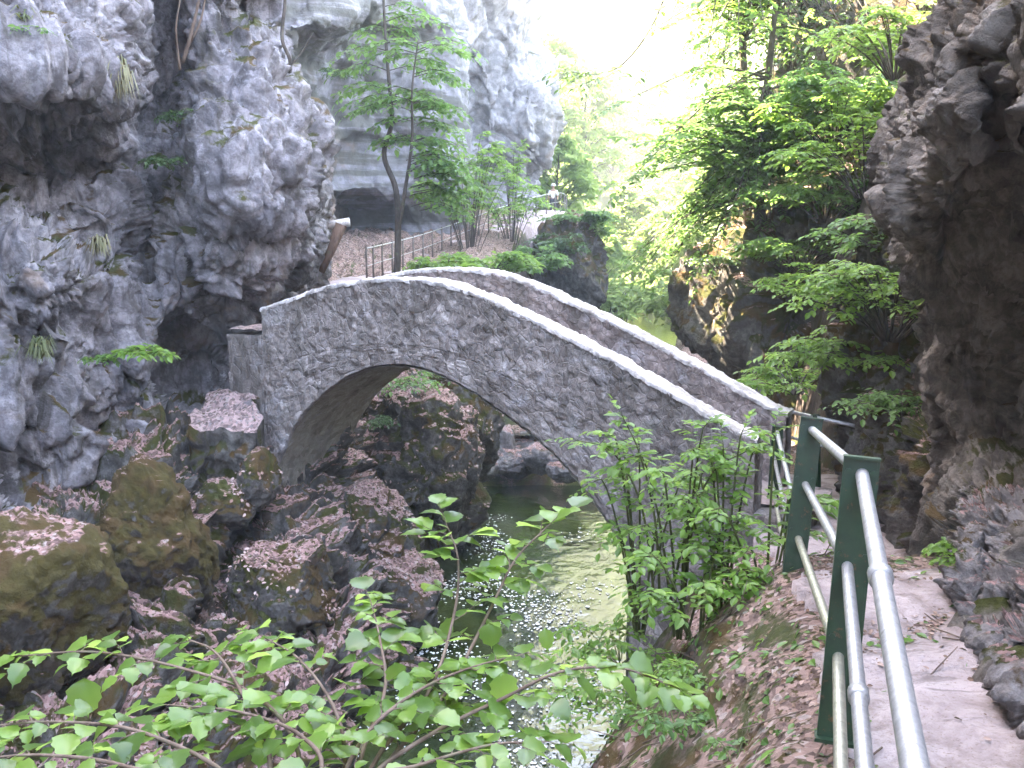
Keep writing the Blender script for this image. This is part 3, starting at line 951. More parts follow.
def parapet(v0, s0, s1, mat, lift=0.):
    S = np.linspace(s0, s1, 330)
    o = face_block('parapet', S, deck_z(S), top_z(S) + lift, v0, v0 + PT, mat, 42)
    # lumpy coping, its whitish colour standing in for skylight
    S = np.linspace(s0 - .02, s1 + .03, 420)
    prof = [(-.012, -.03), (-.016, .006), (.0, .022), (PT * .3, .03), (PT * .7, .03), (PT, .022), (PT + .014, .004), (PT + .012, -.03)]
    vv = np.array([p[0] for p in prof]) + v0
    zz = np.array([p[1] for p in prof])
    G = world_b(S[:, None], vv[None, :], top_z(S)[:, None] + lift + zz[None, :])
    q = G.reshape(-1, 3)
    f1, f2, val = worley(q * 4.2, 6)
    G[..., 2] += (.013 * fbm(q * 9, 5, 3, .65) + .018 * (val - .5) * np.clip((f2 - f1) * 6, 0, 1)).reshape(G.shape[:2])
    e = (.022 * fbm(q * 6, 4, 13, .65)).reshape(G.shape[:2])
    G[..., :2] += (e * np.sign(vv - v0 - PT / 2)[None, :])[..., None] * VB
    n = len(prof)
    fc = [tuple(f) for f in grid_faces(len(S), n)] + [tuple(range(n)), tuple(range((len(S) - 1) * n, len(S) * n))[::-1]]
    link_mesh('coping', G.reshape(-1, 3), fc, COPE, o)
    return o
parapet(0., S0, S1, WALL)
parapet(BW - PT, S0 - .02, S1 - .2, INNER, .09)
S = np.linspace(-.6, S1, 80)
vv = np.linspace(PT + .01, BW - PT - .01, 12)
G = world_b(S[:, None], vv[None, :], deck_z(np.maximum(S, 0))[:, None] + .03)
G[..., 2] += .02 * fbm(G.reshape(-1, 3) * 3, 4, 2).reshape(G.shape[:2])
link_mesh('deck', G.reshape(-1, 3), grid_faces(80, 12)[:, ::-1], PM, bridge)
# the abutment runs on past the parapet to the cliff, litter on its ledge
LITTER = rock_mat('litter on masonry', (.45, .40, .40), (.33, .28, .28), (.20, .16, .15), litter=1.0, moss=.1, littercol=(.44, .31, .29), lichen=.3, scale=1.5)
s_l = np.linspace(S1, S1 + .62, 26)
zl_ = on_face(240, 331)[1]
face_block('abutment', s_l, 0 * s_l - 5.4, 0 * s_l + zl_ - .05, -.0, BW, WALL, 80)
G = world_b(np.linspace(S1 + .004, S1 + .6, 14)[:, None], np.linspace(-.012, 1.2, 26)[None, :], zl_ + .0 * np.ones((14, 26)))
G[..., 2] += .02 + .05 * np.linspace(0, 1, 26)[None, :] + .02 * fbm(G.reshape(-1, 3) * 4, 4, 2).reshape(14, 26)
link_mesh('ledge', G.reshape(-1, 3), grid_faces(14, 26), LITTER, bridge)

# litter topped masonry block at the foot of the cliff end
def plinth():
    q = np.array([P(183, 432, 12.4), P(258, 434, 12.25), P(256, 398, 13.3), P(212, 392, 13.5)])
    ztop = q[:, 2].mean()
    n = 36
    a = np.linspace(0, 1, n)
    top = (q[0] * (1 - a)[:, None, None] + q[1] * a[:, None, None]) * (1 - a)[None, :, None] + \
          (q[3] * (1 - a)[:, None, None] + q[2] * a[:, None, None]) * a[None, :, None]
    top[..., :2] += np.stack([.14 * fbm(top.reshape(-1, 3) * 2.2, 4, 14), .14 * fbm(top.reshape(-1, 3) * 2.2, 4, 24)], 1).reshape(n, n, 2)
    top[..., 2] = ztop + .30 * a[None, :] - .10 + .12 * fbm(top.reshape(-1, 3) * 2.5, 5, 4).reshape(n, n)
    rim = np.concatenate([top[:, 0], top[1:, -1], top[-2::-1, -1][:0], top[-1, -2:0:-1], top[::-1, 0][:0]])
    o = thing('masonry_block', 'squat stone block heaped with pink leaf litter left of the bridge pier', 'stone block', (float(top[..., 0].mean()), float(top[..., 1].mean()), ztop - 1.5))
    front = np.array([top[:, 0] * [1, 1, 0] + [0, 0, 1] * (top[:, 0, 2:] * (1 - k) + (ztop - 2.2) * k) for k in np.linspace(0, 1, 50)]).transpose(1, 0, 2)
    ff = stone_rel(front.reshape(-1, 3) * .8).reshape(front.shape[:2]) * 2.2
    front[..., 1] -= (ff + .16 * billow(front.reshape(-1, 3) * 2.2, 4, 5).reshape(front.shape[:2])) * np.clip(np.linspace(0, 1, 50) * 8, 0, 1)
    front[..., 0] += .12 * fbm(front.reshape(-1, 3) * 2, 3, 8).reshape(front.shape[:2]) * np.clip(np.linspace(0, 1, 50) * 8, 0, 1)
    side = np.array([top[0] * [1, 1, 0] + [0, 0, 1] * (top[0, :, 2:] * (1 - k) + (ztop - 2.2) * k) for k in np.linspace(0, 1, 20)]).transpose(1, 0, 2)
    side2 = np.array([top[-1] * [1, 1, 0] + [0, 0, 1] * (top[-1, :, 2:] * (1 - k) + (ztop - 2.2) * k) for k in np.linspace(0, 1, 20)]).transpose(1, 0, 2)
    link_mesh('litter_top', top.reshape(-1, 3), grid_faces(n, n), LITTER, o)
    V = np.concatenate([front.reshape(-1, 3), side.reshape(-1, 3), side2.reshape(-1, 3)])
    f1 = grid_faces(n, 50); f2_ = grid_faces(n, 20) + n * 50; f3 = grid_faces(n, 20) + n * 70
    link_mesh('stone_sides', V, np.concatenate([f1, f2_, f3]), MOSSDK, o)
plinth()

# ---------------------------------------------------------------- railings
def paint_mat():
    m, nt = mat_new('dark green paint')
    s = NT(nt)
    p = s.pos()
    n = s.noise(p, 14, 6, .7)
    c = s.ramp(n, [(.35, (.010, .030, .014)), (.6, (.016, .048, .022))])
    r = s.noise(p, 30, 6, .75)
    c = s.mix(s.maprange(r, .60, .64), c, (.11, .06, .03))
    c = s.mix(s.math('MULTIPLY', s.maprange(s.noise(p, 5, 6, .7), .5, .7), .5), c, (.05, .065, .03))
    s.out(c, .42, s.bump(n, .15, .004), .45)
    return m
def galv_mat(name='galvanised pipe', tint=(1, 1, 1)):
    m, nt = mat_new(name)
    s = NT(nt)
    p = s.pos()
    n = s.noise(p, 22, 6, .65)
    c = s.ramp(n, [(.3, tuple(.34 * t for t in tint)), (.55, tuple(.50 * t for t in tint)), (.75, tuple(.62 * t for t in tint))])
    d = s.noise(p, 60, 4, .7)
    c = s.mix(s.math('MULTIPLY', s.maprange(d, .58, .68), .55), c, (.20, .19, .14))
    s.out(c, s.maprange(n, .3, .7, .5, .34), s.bump(d, .12, .003), .5, .72)
    return m
GREEN, GALV = paint_mat(), galv_mat()
YELLOWED = galv_mat('algae stained pipe', (1.0, .98, .78))

rail1 = thing('metal_railing', 'three pipe railing on dark green plate posts along the near path and steps', 'railing', (1.12, 3.25, -1.75))
def post(base, top, along, w=.102, parent=rail1, t=.012):
    base, top, along = map(lambda q: np.array(q, float), (base, top, along))
    up = (top - base)
    h = np.linalg.norm(up)
    up /= h
    al = along - up * along.dot(up)
    al /= np.linalg.norm(al)
    sd = np.cross(al, up)
    mb = MB()
    c = (base + top) / 2
    mb.box(c, sd * w / 2, al * t / 2, up * h / 2)
    for k in (-1, 1):
        mb.box(c + sd * k * (w / 2 + .003) + al * .018, sd * .0035, al * .026, up * (h / 2 - .001))
    mb.box(top + up * .004, sd * (w / 2 + .008), al * .03, up * .004)
    for k, z in ((0, .955), (0, .665), (0, .375)):
        c2 = base + up * h * z
        mb.tube([c2 + sd * .04 - al * .012, c2 + sd * .04 - al * .02], .011, 6)
        mb.tube([c2 - sd * .04 - al * .012, c2 - sd * .04 - al * .02], .011, 6)
    mb.box(base + up * .01 + al * .0, sd * (w / 2 + .014), al * .04, up * .006)
    return mb.build('post', GREEN, parent, False)
R1t, R1m, R1l = P(862, 474, 3.3), P(847, 564, 3.3), P(838, 653, 3.28)
B1 = P(834, 742, 3.22)
T1 = P(862, 459, 3.3)
R2t, R2m, R2l = P(812, 430, 5.35), P(805, 484, 5.33), P(798, 538, 5.3)
T2, B2 = P(812, 419, 5.35), P(791, 596, 5.25)
# foot of the steps
q3 = [P(777, 432, 10.5), P(774, 457, 10.5), P(772, 482, 10.5)]
T3, B3 = P(778, 427, 10.5), P(771, 524, 10.5)
Q = np.array([2.18, 7.55, -2.0])
R4 = [Q, Q + [-.01, 0, -.28], Q + [-.02, 0, -.56]]
T4, B4 = Q + [0, 0, .05], Q + [-.03, 0, -1.0]
dir0 = R1t - P(915, 768, 1.41)
Z0 = [R1t - (R1t - P(915, 768, 1.42)) * 2.1, R1m - (R1m - P(865, 768, 1.96)) * 2.9, R1l - (R1l - P(841, 768, 2.53)) * 5.1]
B0 = Z0[0] * [1, 1, 0] + [0, 0, -1.75]
for b, t, a in ((B1, T1, (R1t - Z0[0])), (B2, T2, R2t - R1t), (B4, T4, R4[0] - R2t), (B3, T3, q3[0] - R4[0]), (B0 + (R1t - Z0[0]) * .25 * [1, 1, 0], Z0[0] + (R1t - Z0[0]) * .25 + [0, 0, .05], R1t - Z0[0])):
    post(b, t, a)
def rail(name, pts, rad, mat, parent, collars=()):
    mb = MB()
    mb.tube(pts, rad, 14)
    o = mb.build(name, mat, parent)
    for c, d in collars:
        k = MB()
        d = np.array(d) / np.linalg.norm(d)
        k.tube([c - d * .022, c - d * .020, c + d * .020, c + d * .022], [rad * 1.0, rad * 1.32, rad * 1.32, rad * 1.0], 16)
        k.build('collar', mat, o)
    return o
cT = P(884, 553, 2.28); cT = Z0[0] + (R1t - Z0[0]) * ((cT[1] - Z0[0][1]) / (R1t - Z0[0])[1])
cM = P(857, 702, 2.3); cM = Z0[1] + (R1m - Z0[1]) * ((cM[1] - Z0[1][1]) / (R1m - Z0[1])[1])
for k, (z, a, b, c, d, mat, rad) in enumerate([(Z0[0], R1t, R2t, R4[0], q3[0], GALV, .0225), (Z0[1], R1m, R2m, R4[1], q3[1], GALV, .0195), (Z0[2], R1l, R2l, R4[2], q3[2], YELLOWED, .0195)]):
    pts = np.concatenate([np.linspace(z, a, 8), np.linspace(a, b, 6)[1:], np.linspace(b, c, 5)[1:], np.linspace(c, d, 6)[1:]])
    rail('rail', pts, rad, mat, rail1, [(cT, a - z)] if k == 0 else ([(cM, a - z)] if k == 1 else ()))

rail2 = thing('metal_railing', 'short pipe railing bridging the gap from the far parapet end to the rock wall', 'railing', P(815, 470, 11.2))
a, b = P(783, 410, 11.5), P(846, 424, 11.0)
rail('rail', [a, (a + b) / 2, b + (b - a) * .3], .022, GALV, rail2)
a, b = P(786, 436, 11.5), P(846, 452, 11.0)
rail('rail', [a, (a + b) / 2, b + (b - a) * .3], .018, GALV, rail2)
post(P(816, 497, 11.25), P(815, 415, 11.25), b - a, .07, rail2)

# fence along the far path
WOODF = bark_mat('weathered fence wood', (.12, .10, .085), (.22, .19, .17))
fence = thing('path_fence', 'low post and cable fence climbing beside the far path', 'fence', fp[60] + [0, 0, 0])
prev = None
rl = []
for i in range(16, 118, 4):
    c = fp[i] + FPN[i] * .68
    mb = MB()
    mb.tube([c + [0, 0, -.1], c + [0, 0, .85]], .026, 6)
    mb.build('post', WOODF, fence)
    rl.append(c + [0, 0, .80])
mb = MB(); mb.tube(rl, .016, 6); mb.build('cable', GALV, fence)
mb = MB(); mb.tube([q - [0, 0, .4] for q in rl], .010, 5); mb.build('cable', GALV, fence)
# ---------------------------------------------------------------- foliage
def tmpl_simple():
    V = np.array([[0, 0, 0], [.27, .32, .05], [.24, .66, .03], [0, 1, -.10], [-.24, .66, .03], [-.27, .32, .05], [0, .5, -.03]])
    Fc = np.array([[0, 1, 6], [1, 2, 6], [2, 3, 6], [3, 4, 6], [4, 5, 6], [5, 0, 6]])
    return V, Fc
def tmpl_lance():
    V = np.array([[0, 0, 0], [.15, .3, .04], [.14, .6, .02], [0, 1, -.14], [-.14, .6, .02], [-.15, .3, .04], [0, .5, -.03]])
    return V, tmpl_simple()[1]
def tmpl_fine(n=9, wd=.40, ser=.03, tip=.09, curl=.2):
    """broad leaf: toothed outline, folded along the midrib, drooping point"""
    t = np.linspace(0, 1, n)
    w = wd * np.sin(math.pi * t ** .78) ** .72 * (1 - .25 * t)
    w[-1] = 0
    w[0] = .0
    w[1:-1] += ser * np.where(np.arange(1, n - 1) % 2 == 0, 1, -1)
    y = t.copy()
    w[-2] = tip * .6
    zc = -curl * t ** 2.2 + .03 * np.sin(t * 3)
    rows = []
    for k in range(n):
        rib = .018 * (1 if k % 2 else -1)
        rows.append([[-w[k], y[k], zc[k] + .22 * w[k]], [-w[k] * .5, y[k] + .02, zc[k] + .13 * w[k] + rib], [0, y[k], zc[k]], [w[k] * .5, y[k] + .02, zc[k] + .13 * w[k] + rib], [w[k], y[k], zc[k] + .22 * w[k]]])
    V = np.array(rows).reshape(-1, 3)
    Q = grid_faces(n, 5)
    Fc = np.concatenate([Q[:, [0, 1, 2]], Q[:, [0, 2, 3]]])
    return V, Fc
SIMPLE, LANCE, FINE = tmpl_simple(), tmpl_lance(), tmpl_fine()
FINE_VAR = [tmpl_fine(9, .36, .03, .09, .05), tmpl_fine(9, .43, .035, .08, .32), tmpl_fine(9, .47, .03, .07, .12)]

def leaves(name, pos, d, up, size, tm, mat, parent, seed=0, smooth=False):
    pos, d, up, size = map(np.asarray, (pos, d, up, size))
    d = d / (np.linalg.norm(d, axis=1)[:, None] + 1e-9)
    x = np.cross(d, up)
    x /= np.linalg.norm(x, axis=1)[:, None] + 1e-9
    n = np.cross(x, d)
    V, Fc = tm
    if tm is FINE:
        r_ = np.random.RandomState(len(pos))
        pick = r_.randint(0, 3, len(pos))
        V = np.stack([q[0] for q in FINE_VAR])[pick]
        V = V + V[..., :1] * np.array([0, 0, 1.]) * r_.normal(size=(len(pos), 1, 1)) * .25
    else: V = np.broadcast_to(V, (len(pos),) + V.shape)
    W = pos[:, None, :] + size[:, None, None] * (V[:, :, 0:1] * x[:, None] + V[:, :, 1:2] * d[:, None] + V[:, :, 2:3] * n[:, None])
    k = V.shape[1]
    A = (Fc[None] + (np.arange(len(pos)) * k)[:, None, None]).reshape(-1, Fc.shape[1])
    return link_mesh(name, W.reshape(-1, 3), A, mat, parent, smooth)

class Foliage:
    """grows twigs off limbs and leaves off twigs"""
    def __init__(s, seed): s.r = np.random.RandomState(seed); s.mb = MB(); s.p, s.d, s.u, s.z = [], [], [], []
    def limb(s, pts, r0, r1, twigs, tl, nl, ls, n=14, start=.2, droop=.25, flat=.25, sides=6, wob=.0, spread=(40, 75), twr=None, ends=True):
        r = s.r
        q = smooth_path(pts, n)
        if wob: q[1:] = q[1:] + wob * r.normal(size=(n - 1, 3)) * np.linspace(.3, 1, n - 1)[:, None]
        s.mb.tube(q, list(np.linspace(r0, r1, n)), sides, False)
        for k in range(twigs):
            t = start + (1 - start) * (k + r.uniform(.1, .9)) / max(twigs, 1)
            i = min(int(t * (n - 1)), n - 2)
            f = t * (n - 1) - i
            b = q[i] * (1 - f) + q[i + 1] * f
            tg = q[i + 1] - q[i]
            tg = tg / (np.linalg.norm(tg) + 1e-9)
            if abs(tg[2]) > .8:
                a = r.uniform(0, 6.283)
                o = np.array([math.cos(a), math.sin(a), r.uniform(-.1, .35)])
                dr = o + tg * .35
            else:
                sd = np.cross(tg, [0, 0, 1.])
                sd /= np.linalg.norm(sd) + 1e-9
                a = math.radians(r.uniform(*spread)) * (1 if k % 2 else -1)
                dr = tg * math.cos(a) + sd * math.sin(a) + np.array([0, 0, r.normal() * flat * .5])
            s.twig(b, dr, tl * (1 - .45 * t) * r.uniform(.65, 1.25), nl, ls, droop, flat, twr or max(r1 * .6, .0015))
        if ends:
            s.twig(q[-1], q[-1] - q[-2], tl * .7, nl, ls, droop, flat, twr or max(r1 * .6, .0015))
    def twig(s, b, dr, L, nl, ls, droop=.25, flat=.25, rad=.002):
        r = s.r
        dr = np.array(dr, float)
        dr /= np.linalg.norm(dr) + 1e-9
        n = 5
        tt = np.linspace(0, 1, n)
        q = b + np.outer(tt, dr * L)
        q[:, 2] -= droop * L * tt ** 2
        q[1:] += r.normal(size=(n - 1, 3)) * L * .03
        s.mb.tube(q, list(np.linspace(rad, rad * .4, n)), 4, False)
        sd = np.cross(dr, [0, 0, 1.])
        sd /= np.linalg.norm(sd) + 1e-9
        for k in range(nl):
            t = (k + .7) / nl
            i = min(int(t * (n - 1)), n - 2)
            f = t * (n - 1) - i
            c = q[i] * (1 - f) + q[i + 1] * f
            tg = q[i + 1] - q[i]
            tg /= np.linalg.norm(tg) + 1e-9
            sg = 1 if k % 2 else -1
            if k == nl - 1: d = tg + sd * r.normal() * .2
            else: d = tg * r.uniform(.35, .8) + sd * sg * r.uniform(.6, 1)
            d = d + np.array([0, 0, r.normal() * flat * .7 - .12])
            s.p.append(c); s.d.append(d)
            s.u.append(np.array([r.normal() * flat, r.normal() * flat, 1.]) )
            s.z.append(ls * (r.uniform(.5, 1.15) if r.uniform() < .85 else r.uniform(1.1, 1.4)))
    def finish(s, parent, bark, leaf, tm=SIMPLE, wood='trunk', crown='crown', smooth=False):
        s.mb.build(wood, bark, parent)
        if s.p: leaves(crown, s.p, s.d, s.u, s.z, tm, leaf, parent, smooth=smooth)

BARK = bark_mat('grey brown bark', (.045, .037, .03), (.12, .10, .085))
BARKG = bark_mat('green stem', (.05, .06, .02), (.11, .12, .045))
TWIG = bark_mat('reddish twig bark', (.09, .06, .045), (.19, .14, .11))
LEAF_NEAR = leaf_mat('hazel leaf', [(.06, .12, .03), (.09, .18, .035), (.15, .26, .045)], (.40, .60, .13), .45, .33, .6)
LEAF_MID = leaf_mat('young beech leaf', [(.045, .11, .03), (.07, .16, .035), (.10, .20, .035)], (.26, .46, .12), .45, .42, .45)
LEAF_BRIGHT = leaf_mat('fresh green leaf', [(.07, .16, .025), (.10, .21, .028), (.14, .26, .035)], (.34, .55, .11), .46, .42, .45)
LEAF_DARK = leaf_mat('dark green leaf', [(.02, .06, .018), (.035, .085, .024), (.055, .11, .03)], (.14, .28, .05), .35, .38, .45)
LEAF_SUN = leaf_mat('sun-lightened far leaf', [(.09, .15, .03), (.12, .20, .035), (.16, .24, .045)], (.42, .55, .18), .5, .55, .3)  # leaf tones lightened and made more translucent to imitate sun glow

def sub(pts, k): return [np.array(q, float) for q in pts][:k]

def tree(name, label, cat, base, height, rad, seed, leaf, bark=BARK, nlimb=22, twigs=9, tl=.7, nl=9, ls=.09, tr=.12, lean=(0, 0), first=.25, group=None, droop=.25, forks=None, rise=.35, conic=.55, tm=SIMPLE, lsides=5, flat=.25):
    r = np.random.RandomState(seed)
    t = thing(name, label, cat, base, group)
    f = Foliage(seed + 1)
    base = np.array(base, float)
    n = 12
    tt = np.linspace(0, 1, n)
    tk = base + np.outer(tt, [lean[0], lean[1], height])
    tk[1:, :2] += np.cumsum(r.normal(size=(n - 1, 2)), 0) * height * .008
    f.mb.tube(tk - np.array([0, 0, .15]) * (tt[:, None] < .01), list(tr * (1 - .85 * tt) * (1 + .5 * np.exp(-tt * 14))), 9)
    for k in range(nlimb):
        a = first + (1 - first) * (k + r.uniform(0, 1)) / nlimb
        i = min(int(a * (n - 1)), n - 2)
        b = tk[i] + (tk[i + 1] - tk[i]) * (a * (n - 1) - i)
        az = k * 2.4 + r.uniform(-.5, .5)
        s = (a - first) / (1 - first)
        env = (math.sin(math.pi * min(1, .18 + .82 * s)) ** conic) * (1 - .35 * s)
        L = rad * env * r.uniform(.65, 1.1)
        o = np.array([math.cos(az), math.sin(az), 0])
        up = rise * r.uniform(.5, 1.5)
        pts = [b, b + o * L * .4 + [0, 0, L * up * .6], b + o * L * .75 + [0, 0, L * up * .8], b + o * L + [0, 0, L * up * .7]]
        f.limb(pts, tr * .32 * (1 - .6 * s), tr * .05, twigs, tl * (.5 + .5 * env), nl, ls, 9, .25, droop, flat, sides=lsides)
    f.finish(t, bark, leaf, tm)
    return t

# --- slim forked tree beside the far path
def slim_tree():
    t = thing('tree', 'slim forked young tree with pale green leaves rising behind the bridge crown', 'tree', P(397, 274, 22))
    f = Foliage(101)
    b = P(397, 276, 22)
    A = [b, P(398, 235, 22), P(396, 190, 22.1), P(384, 155, 22.1), P(392, 120, 22.2), P(388, 70, 22.3), P(384, 10, 22.4), P(382, -60, 22.5)]
    B = [P(397, 235, 22), P(405, 190, 21.8), P(412, 140, 21.7), P(412, 90, 21.6), P(418, 40, 21.6)]
    f.mb.tube(smooth_path(A, 40), list(np.linspace(.085, .02, 40)), 8)
    f.mb.tube(smooth_path(B, 24), list(np.linspace(.05, .014, 24)), 7)
    r = np.random.RandomState(4)
    for k in range(56):
        src = A if k % 2 else B
        q = smooth_path(src, 60)
        i = int(r.uniform(.42 if src is A else .35, 1) * 59)
        c = q[i]
        az = r.uniform(-.9, .9) + (0 if r.uniform() < .7 else math.pi)
        L = r.uniform(.5, 1.25) 
        o = np.array([math.cos(az), math.sin(az) * .8, 0])
        f.limb([c, c + o * L * .5 + [0, 0, .12 * L], c + o * L + [0, 0, -.02 * L]], .012, .004, 7, .5, 7, .15, 6, .12, .3)
    for k in range(16):       # lower right sprays
        c = P(r.uniform(405, 420), r.uniform(150, 215), 21.8)
        L = r.uniform(.6, 1.4)
        f.limb([c, c + [L * .5, r.uniform(-.4, .4), .1], c + [L, r.uniform(-.6, .6), -.1]], .012, .004, 8, .5, 7, .15, 6, .1, .3)
    f.finish(t, BARK, LEAF_MID)
slim_tree()

def bush(name, label, cat, base, rx, h, seed, leaf, n=16, twigs=7, tl=.4, nl=7, ls=.08, group=None, bark=BARK, ry=None, tm=SIMPLE, up=1., stemr=.014, droop=.3, flat=.3, bias=(0, 0)):
    r = np.random.RandomState(seed)
    t = thing(name, label, cat, base, group)
    f = Foliage(seed + 1)
    base = np.array(base, float)
    ry = ry or rx
    for k in range(n):
        a = r.uniform(0, 6.283)
        e = math.sqrt(r.uniform(.05, 1))
        o = np.array([math.cos(a) * rx * e + bias[0], math.sin(a) * ry * e + bias[1], 0])
        hh = h * r.uniform(.55, 1) * (1 - .35 * e * e) * up
        b = base + o * .12 * r.uniform(.3, 1.2)
        b[2] -= .12
        f.limb([b, b + o * .35 + [0, 0, hh * .55], b + o * .75 + [0, 0, hh * .9], b + o + [0, 0, hh * (1.0 - .1 * e)]], stemr, stemr * .3, twigs, tl, nl, ls, 9, .3, droop, flat, 5)
    f.finish(t, bark, leaf, tm, 'stems', 'foliage')
    return t

for k, (px, py, d, rx, h, n, lf, lb) in enumerate([
    (470, 258, 33, 1.5, 4.6, 20, LEAF_BRIGHT, 'pale tall shrub with several thin trunks left of the far fence'),
    (512, 248, 37, 1.3, 4.2, 18, LEAF_BRIGHT, 'feathery pale shrub against the farthest cliff beside the fence'),
    (445, 282, 25, .9, .9, 14, LEAF_BRIGHT, 'low bright green bush just above the bridge crown'),
    (490, 275, 29, 1.3, 1.1, 16, LEAF_BRIGHT, 'spreading bright bush between the bridge crown and the fence'),
    (535, 275, 34, 1.1, 1.2, 14, LEAF_MID, 'blue green bush spilling over the dark outcrop'),
    (575, 225, 40, 1.4, .9, 18, LEAF_MID, 'leafy mat crowning the dark outcrop at the path end'),
    (560, 262, 38.5, 1.2, 1.4, 16, LEAF_DARK, 'dark ivy bush hanging on the front of the outcrop'),
    (590, 240, 41, 1.0, 1.0, 12, LEAF_BRIGHT, 'yellow green shrub on the right shoulder of the outcrop')]):
    bush('shrub', lb, 'shrub', P(px, py, d), rx, h, 200 + k, lf, int(n * 1.4), 9, .45, 8, .16)

# --- right side trees
def right_beech():
    t = thing('tree', 'spreading beech with layered blue green sprays reaching left over the dark boulder', 'tree', P(762, 228, 19))
    f = Foliage(301)
    A = [P(762, 236, 19), P(758, 190, 18.8), P(757, 150, 18.6), P(764, 110, 18.5), P(770, 60, 18.4), P(776, 0, 18.3), P(780, -60, 18.3)]
    f.mb.tube(smooth_path(A, 30), list(np.linspace(.12, .03, 30)), 9)
    r = np.random.RandomState(9)
    q = smooth_path(A, 60)
    for k in range(85):
        i = int(r.uniform(.12, .66) * 59)
        c = q[i]
        tx = r.uniform(618, 850)
        ty = r.uniform(95, 225)
        if tx < 690: ty = 120 + (690 - tx) * r.uniform(-.3, 1.4)
        e = P(tx, min(ty, 250), r.uniform(16.6, 20.2))
        m = (c + e) / 2 + [0, 0, .25 * abs(e[0] - c[0]) * .5]
        f.limb([c, (c + m) / 2 + [0, 0, .08], m, e], .028, .006, 13, .75, 12, .135, 10, .22, .08, .16)
    for k in range(22):       # lower sprays
        c = q[int(r.uniform(.1, .35) * 59)]
        e = P(r.uniform(625, 715), r.uniform(215, 300), r.uniform(17.0, 19.5))
        f.limb([c, (c + e) / 2 + [0, 0, .3], e], .02, .005, 10, .55, 9, .11, 9, .3, .12, .18)
    f.finish(t, BARK, LEAF_MID)
right_beech()

def top_canopy():
    t = thing('tree', 'thin dark trunked tree whose bright canopy fills the top right of the view', 'tree', P(742, 250, 21))
    f = Foliage(311)
    A = [P(748, 262, 21), P(746, 150, 20.6), P(744, 75, 20.4), P(741, 0, 20.2), P(739, -90, 20.1), P(738, -160, 20.1)]
    f.mb.tube(smooth_path(A, 30), list(np.linspace(.10, .03, 30)), 8)
    q = smooth_path(A, 60)
    r = np.random.RandomState(12)
    for k in range(85):
        c = q[int(r.uniform(.5, .98) * 59)]
        e = P(r.uniform(655, 905), r.uniform(-110, 70), r.uniform(15, 21))
        if e[0] > P(840, 0, e[1])[0]: e[1] = r.uniform(12.5, 16)
        m = (c + e) / 2 + [0, 0, .35]
        f.limb([c, (c + m) / 2 + [0, 0, .1], m, e], .03, .006, 12, .62, 10, .125, 10, .25, .12, .2)
    f.finish(t, BARK, LEAF_BRIGHT)
top_canopy()

def hung_branch():
    t = thing('tree', 'leaning tree on the right slope with one long spray hanging alone before the bright gap', 'tree', P(800, 200, 26))
    f = Foliage(321)
    A = [P(806, 215, 26), P(790, 80, 25), P(770, -40, 24), P(740, -120, 23.5)]
    f.mb.tube(smooth_path(A, 30), list(np.linspace(.16, .05, 30)), 8)
    q = smooth_path(A, 60)
    f.limb([q[52], P(690, -60, 23), P(655, 20, 22.5), P(625, 62, 22.2), P(598, 74, 22), P(570, 72, 21.8)], .035, .006, 6, .5, 5, .12, 24, .72, .25, .2)
    r = np.random.RandomState(15)
    for k in range(16):
        f.twig(P(r.uniform(572, 640), r.uniform(62, 78), 22), [r.uniform(-1, .3), r.uniform(-.6, .6), -.1], .7, 10, .15, .25, .2)
    for k in range(60):
        c = q[int(r.uniform(.4, 1) * 59)]
        e = P(r.uniform(690, 880), r.uniform(-160, 130), r.uniform(21, 26))
        f.limb([c, (c + e) / 2 + [0, 0, .4], e], .03, .006, 12, .7, 9, .14, 9, .3, .25, .25)
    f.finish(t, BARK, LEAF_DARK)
hung_branch()

for k, (px, py, d, rx, h, n, lf, ls, lb) in enumerate([
    (890, 330, 10.6, 1.0, 1.0, 26, LEAF_BRIGHT, .075, 'bright green bush growing from the rock wall under the overhang'),
    (860, 370, 11.4, .9, .75, 16, LEAF_BRIGHT, .075, 'layered green sprays left of the bright rock wall bush'),
    (900, 260, 11.6, .8, .8, 16, LEAF_MID, .075, 'leafy tuft tucked beside the overhanging rock'),
    (795, 385, 12.8, .8, .45, 14, LEAF_BRIGHT, .075, 'low branches reaching over the far parapet end'),
    (905, 410, 9.9, .5, .35, 12, LEAF_MID, .06, 'small hanging plant on the mossy wall behind the steps'),
    (820, 300, 14.5, .8, .7, 12, LEAF_BRIGHT, .08, 'light green shrub in the dark hollow right of the boulder'),
    (865, 190, 15, 1.3, 1.5, 22, LEAF_BRIGHT, .10, 'green shrub on the steep slope under the canopy'),
    (855, 130, 17, 1.4, 1.5, 20, LEAF_MID, .11, 'high shrub on the dark rock wall near the top'),
    (825, 215, 16.0, 1.2, .9, 18, LEAF_MID, .09, 'ground hugging shrub above the dark boulder'),
    (895, 70, 13.5, 1.1, 1.2, 18, LEAF_BRIGHT, .09, 'shrub overhanging from the top of the right rock'),
    (800, 265, 16.5, 1.1, .8, 16, LEAF_MID, .09, 'shrub hanging in the dark hollow behind the far parapet'),
    (835, 150, 16.5, 1.1, 1.3, 18, LEAF_BRIGHT, .1, 'bright shrub half way up the dark right slope'),
    (718, 262, 19.5, .5, .35, 8, LEAF_DARK, .07, 'dark tuft on the boulder crown')]):
    bush('shrub', lb, 'shrub', P(px, py, d), rx, h, 330 + k, lf, int(n * 1.4), 9, .38, 8, ls * 1.2, flat=.22)

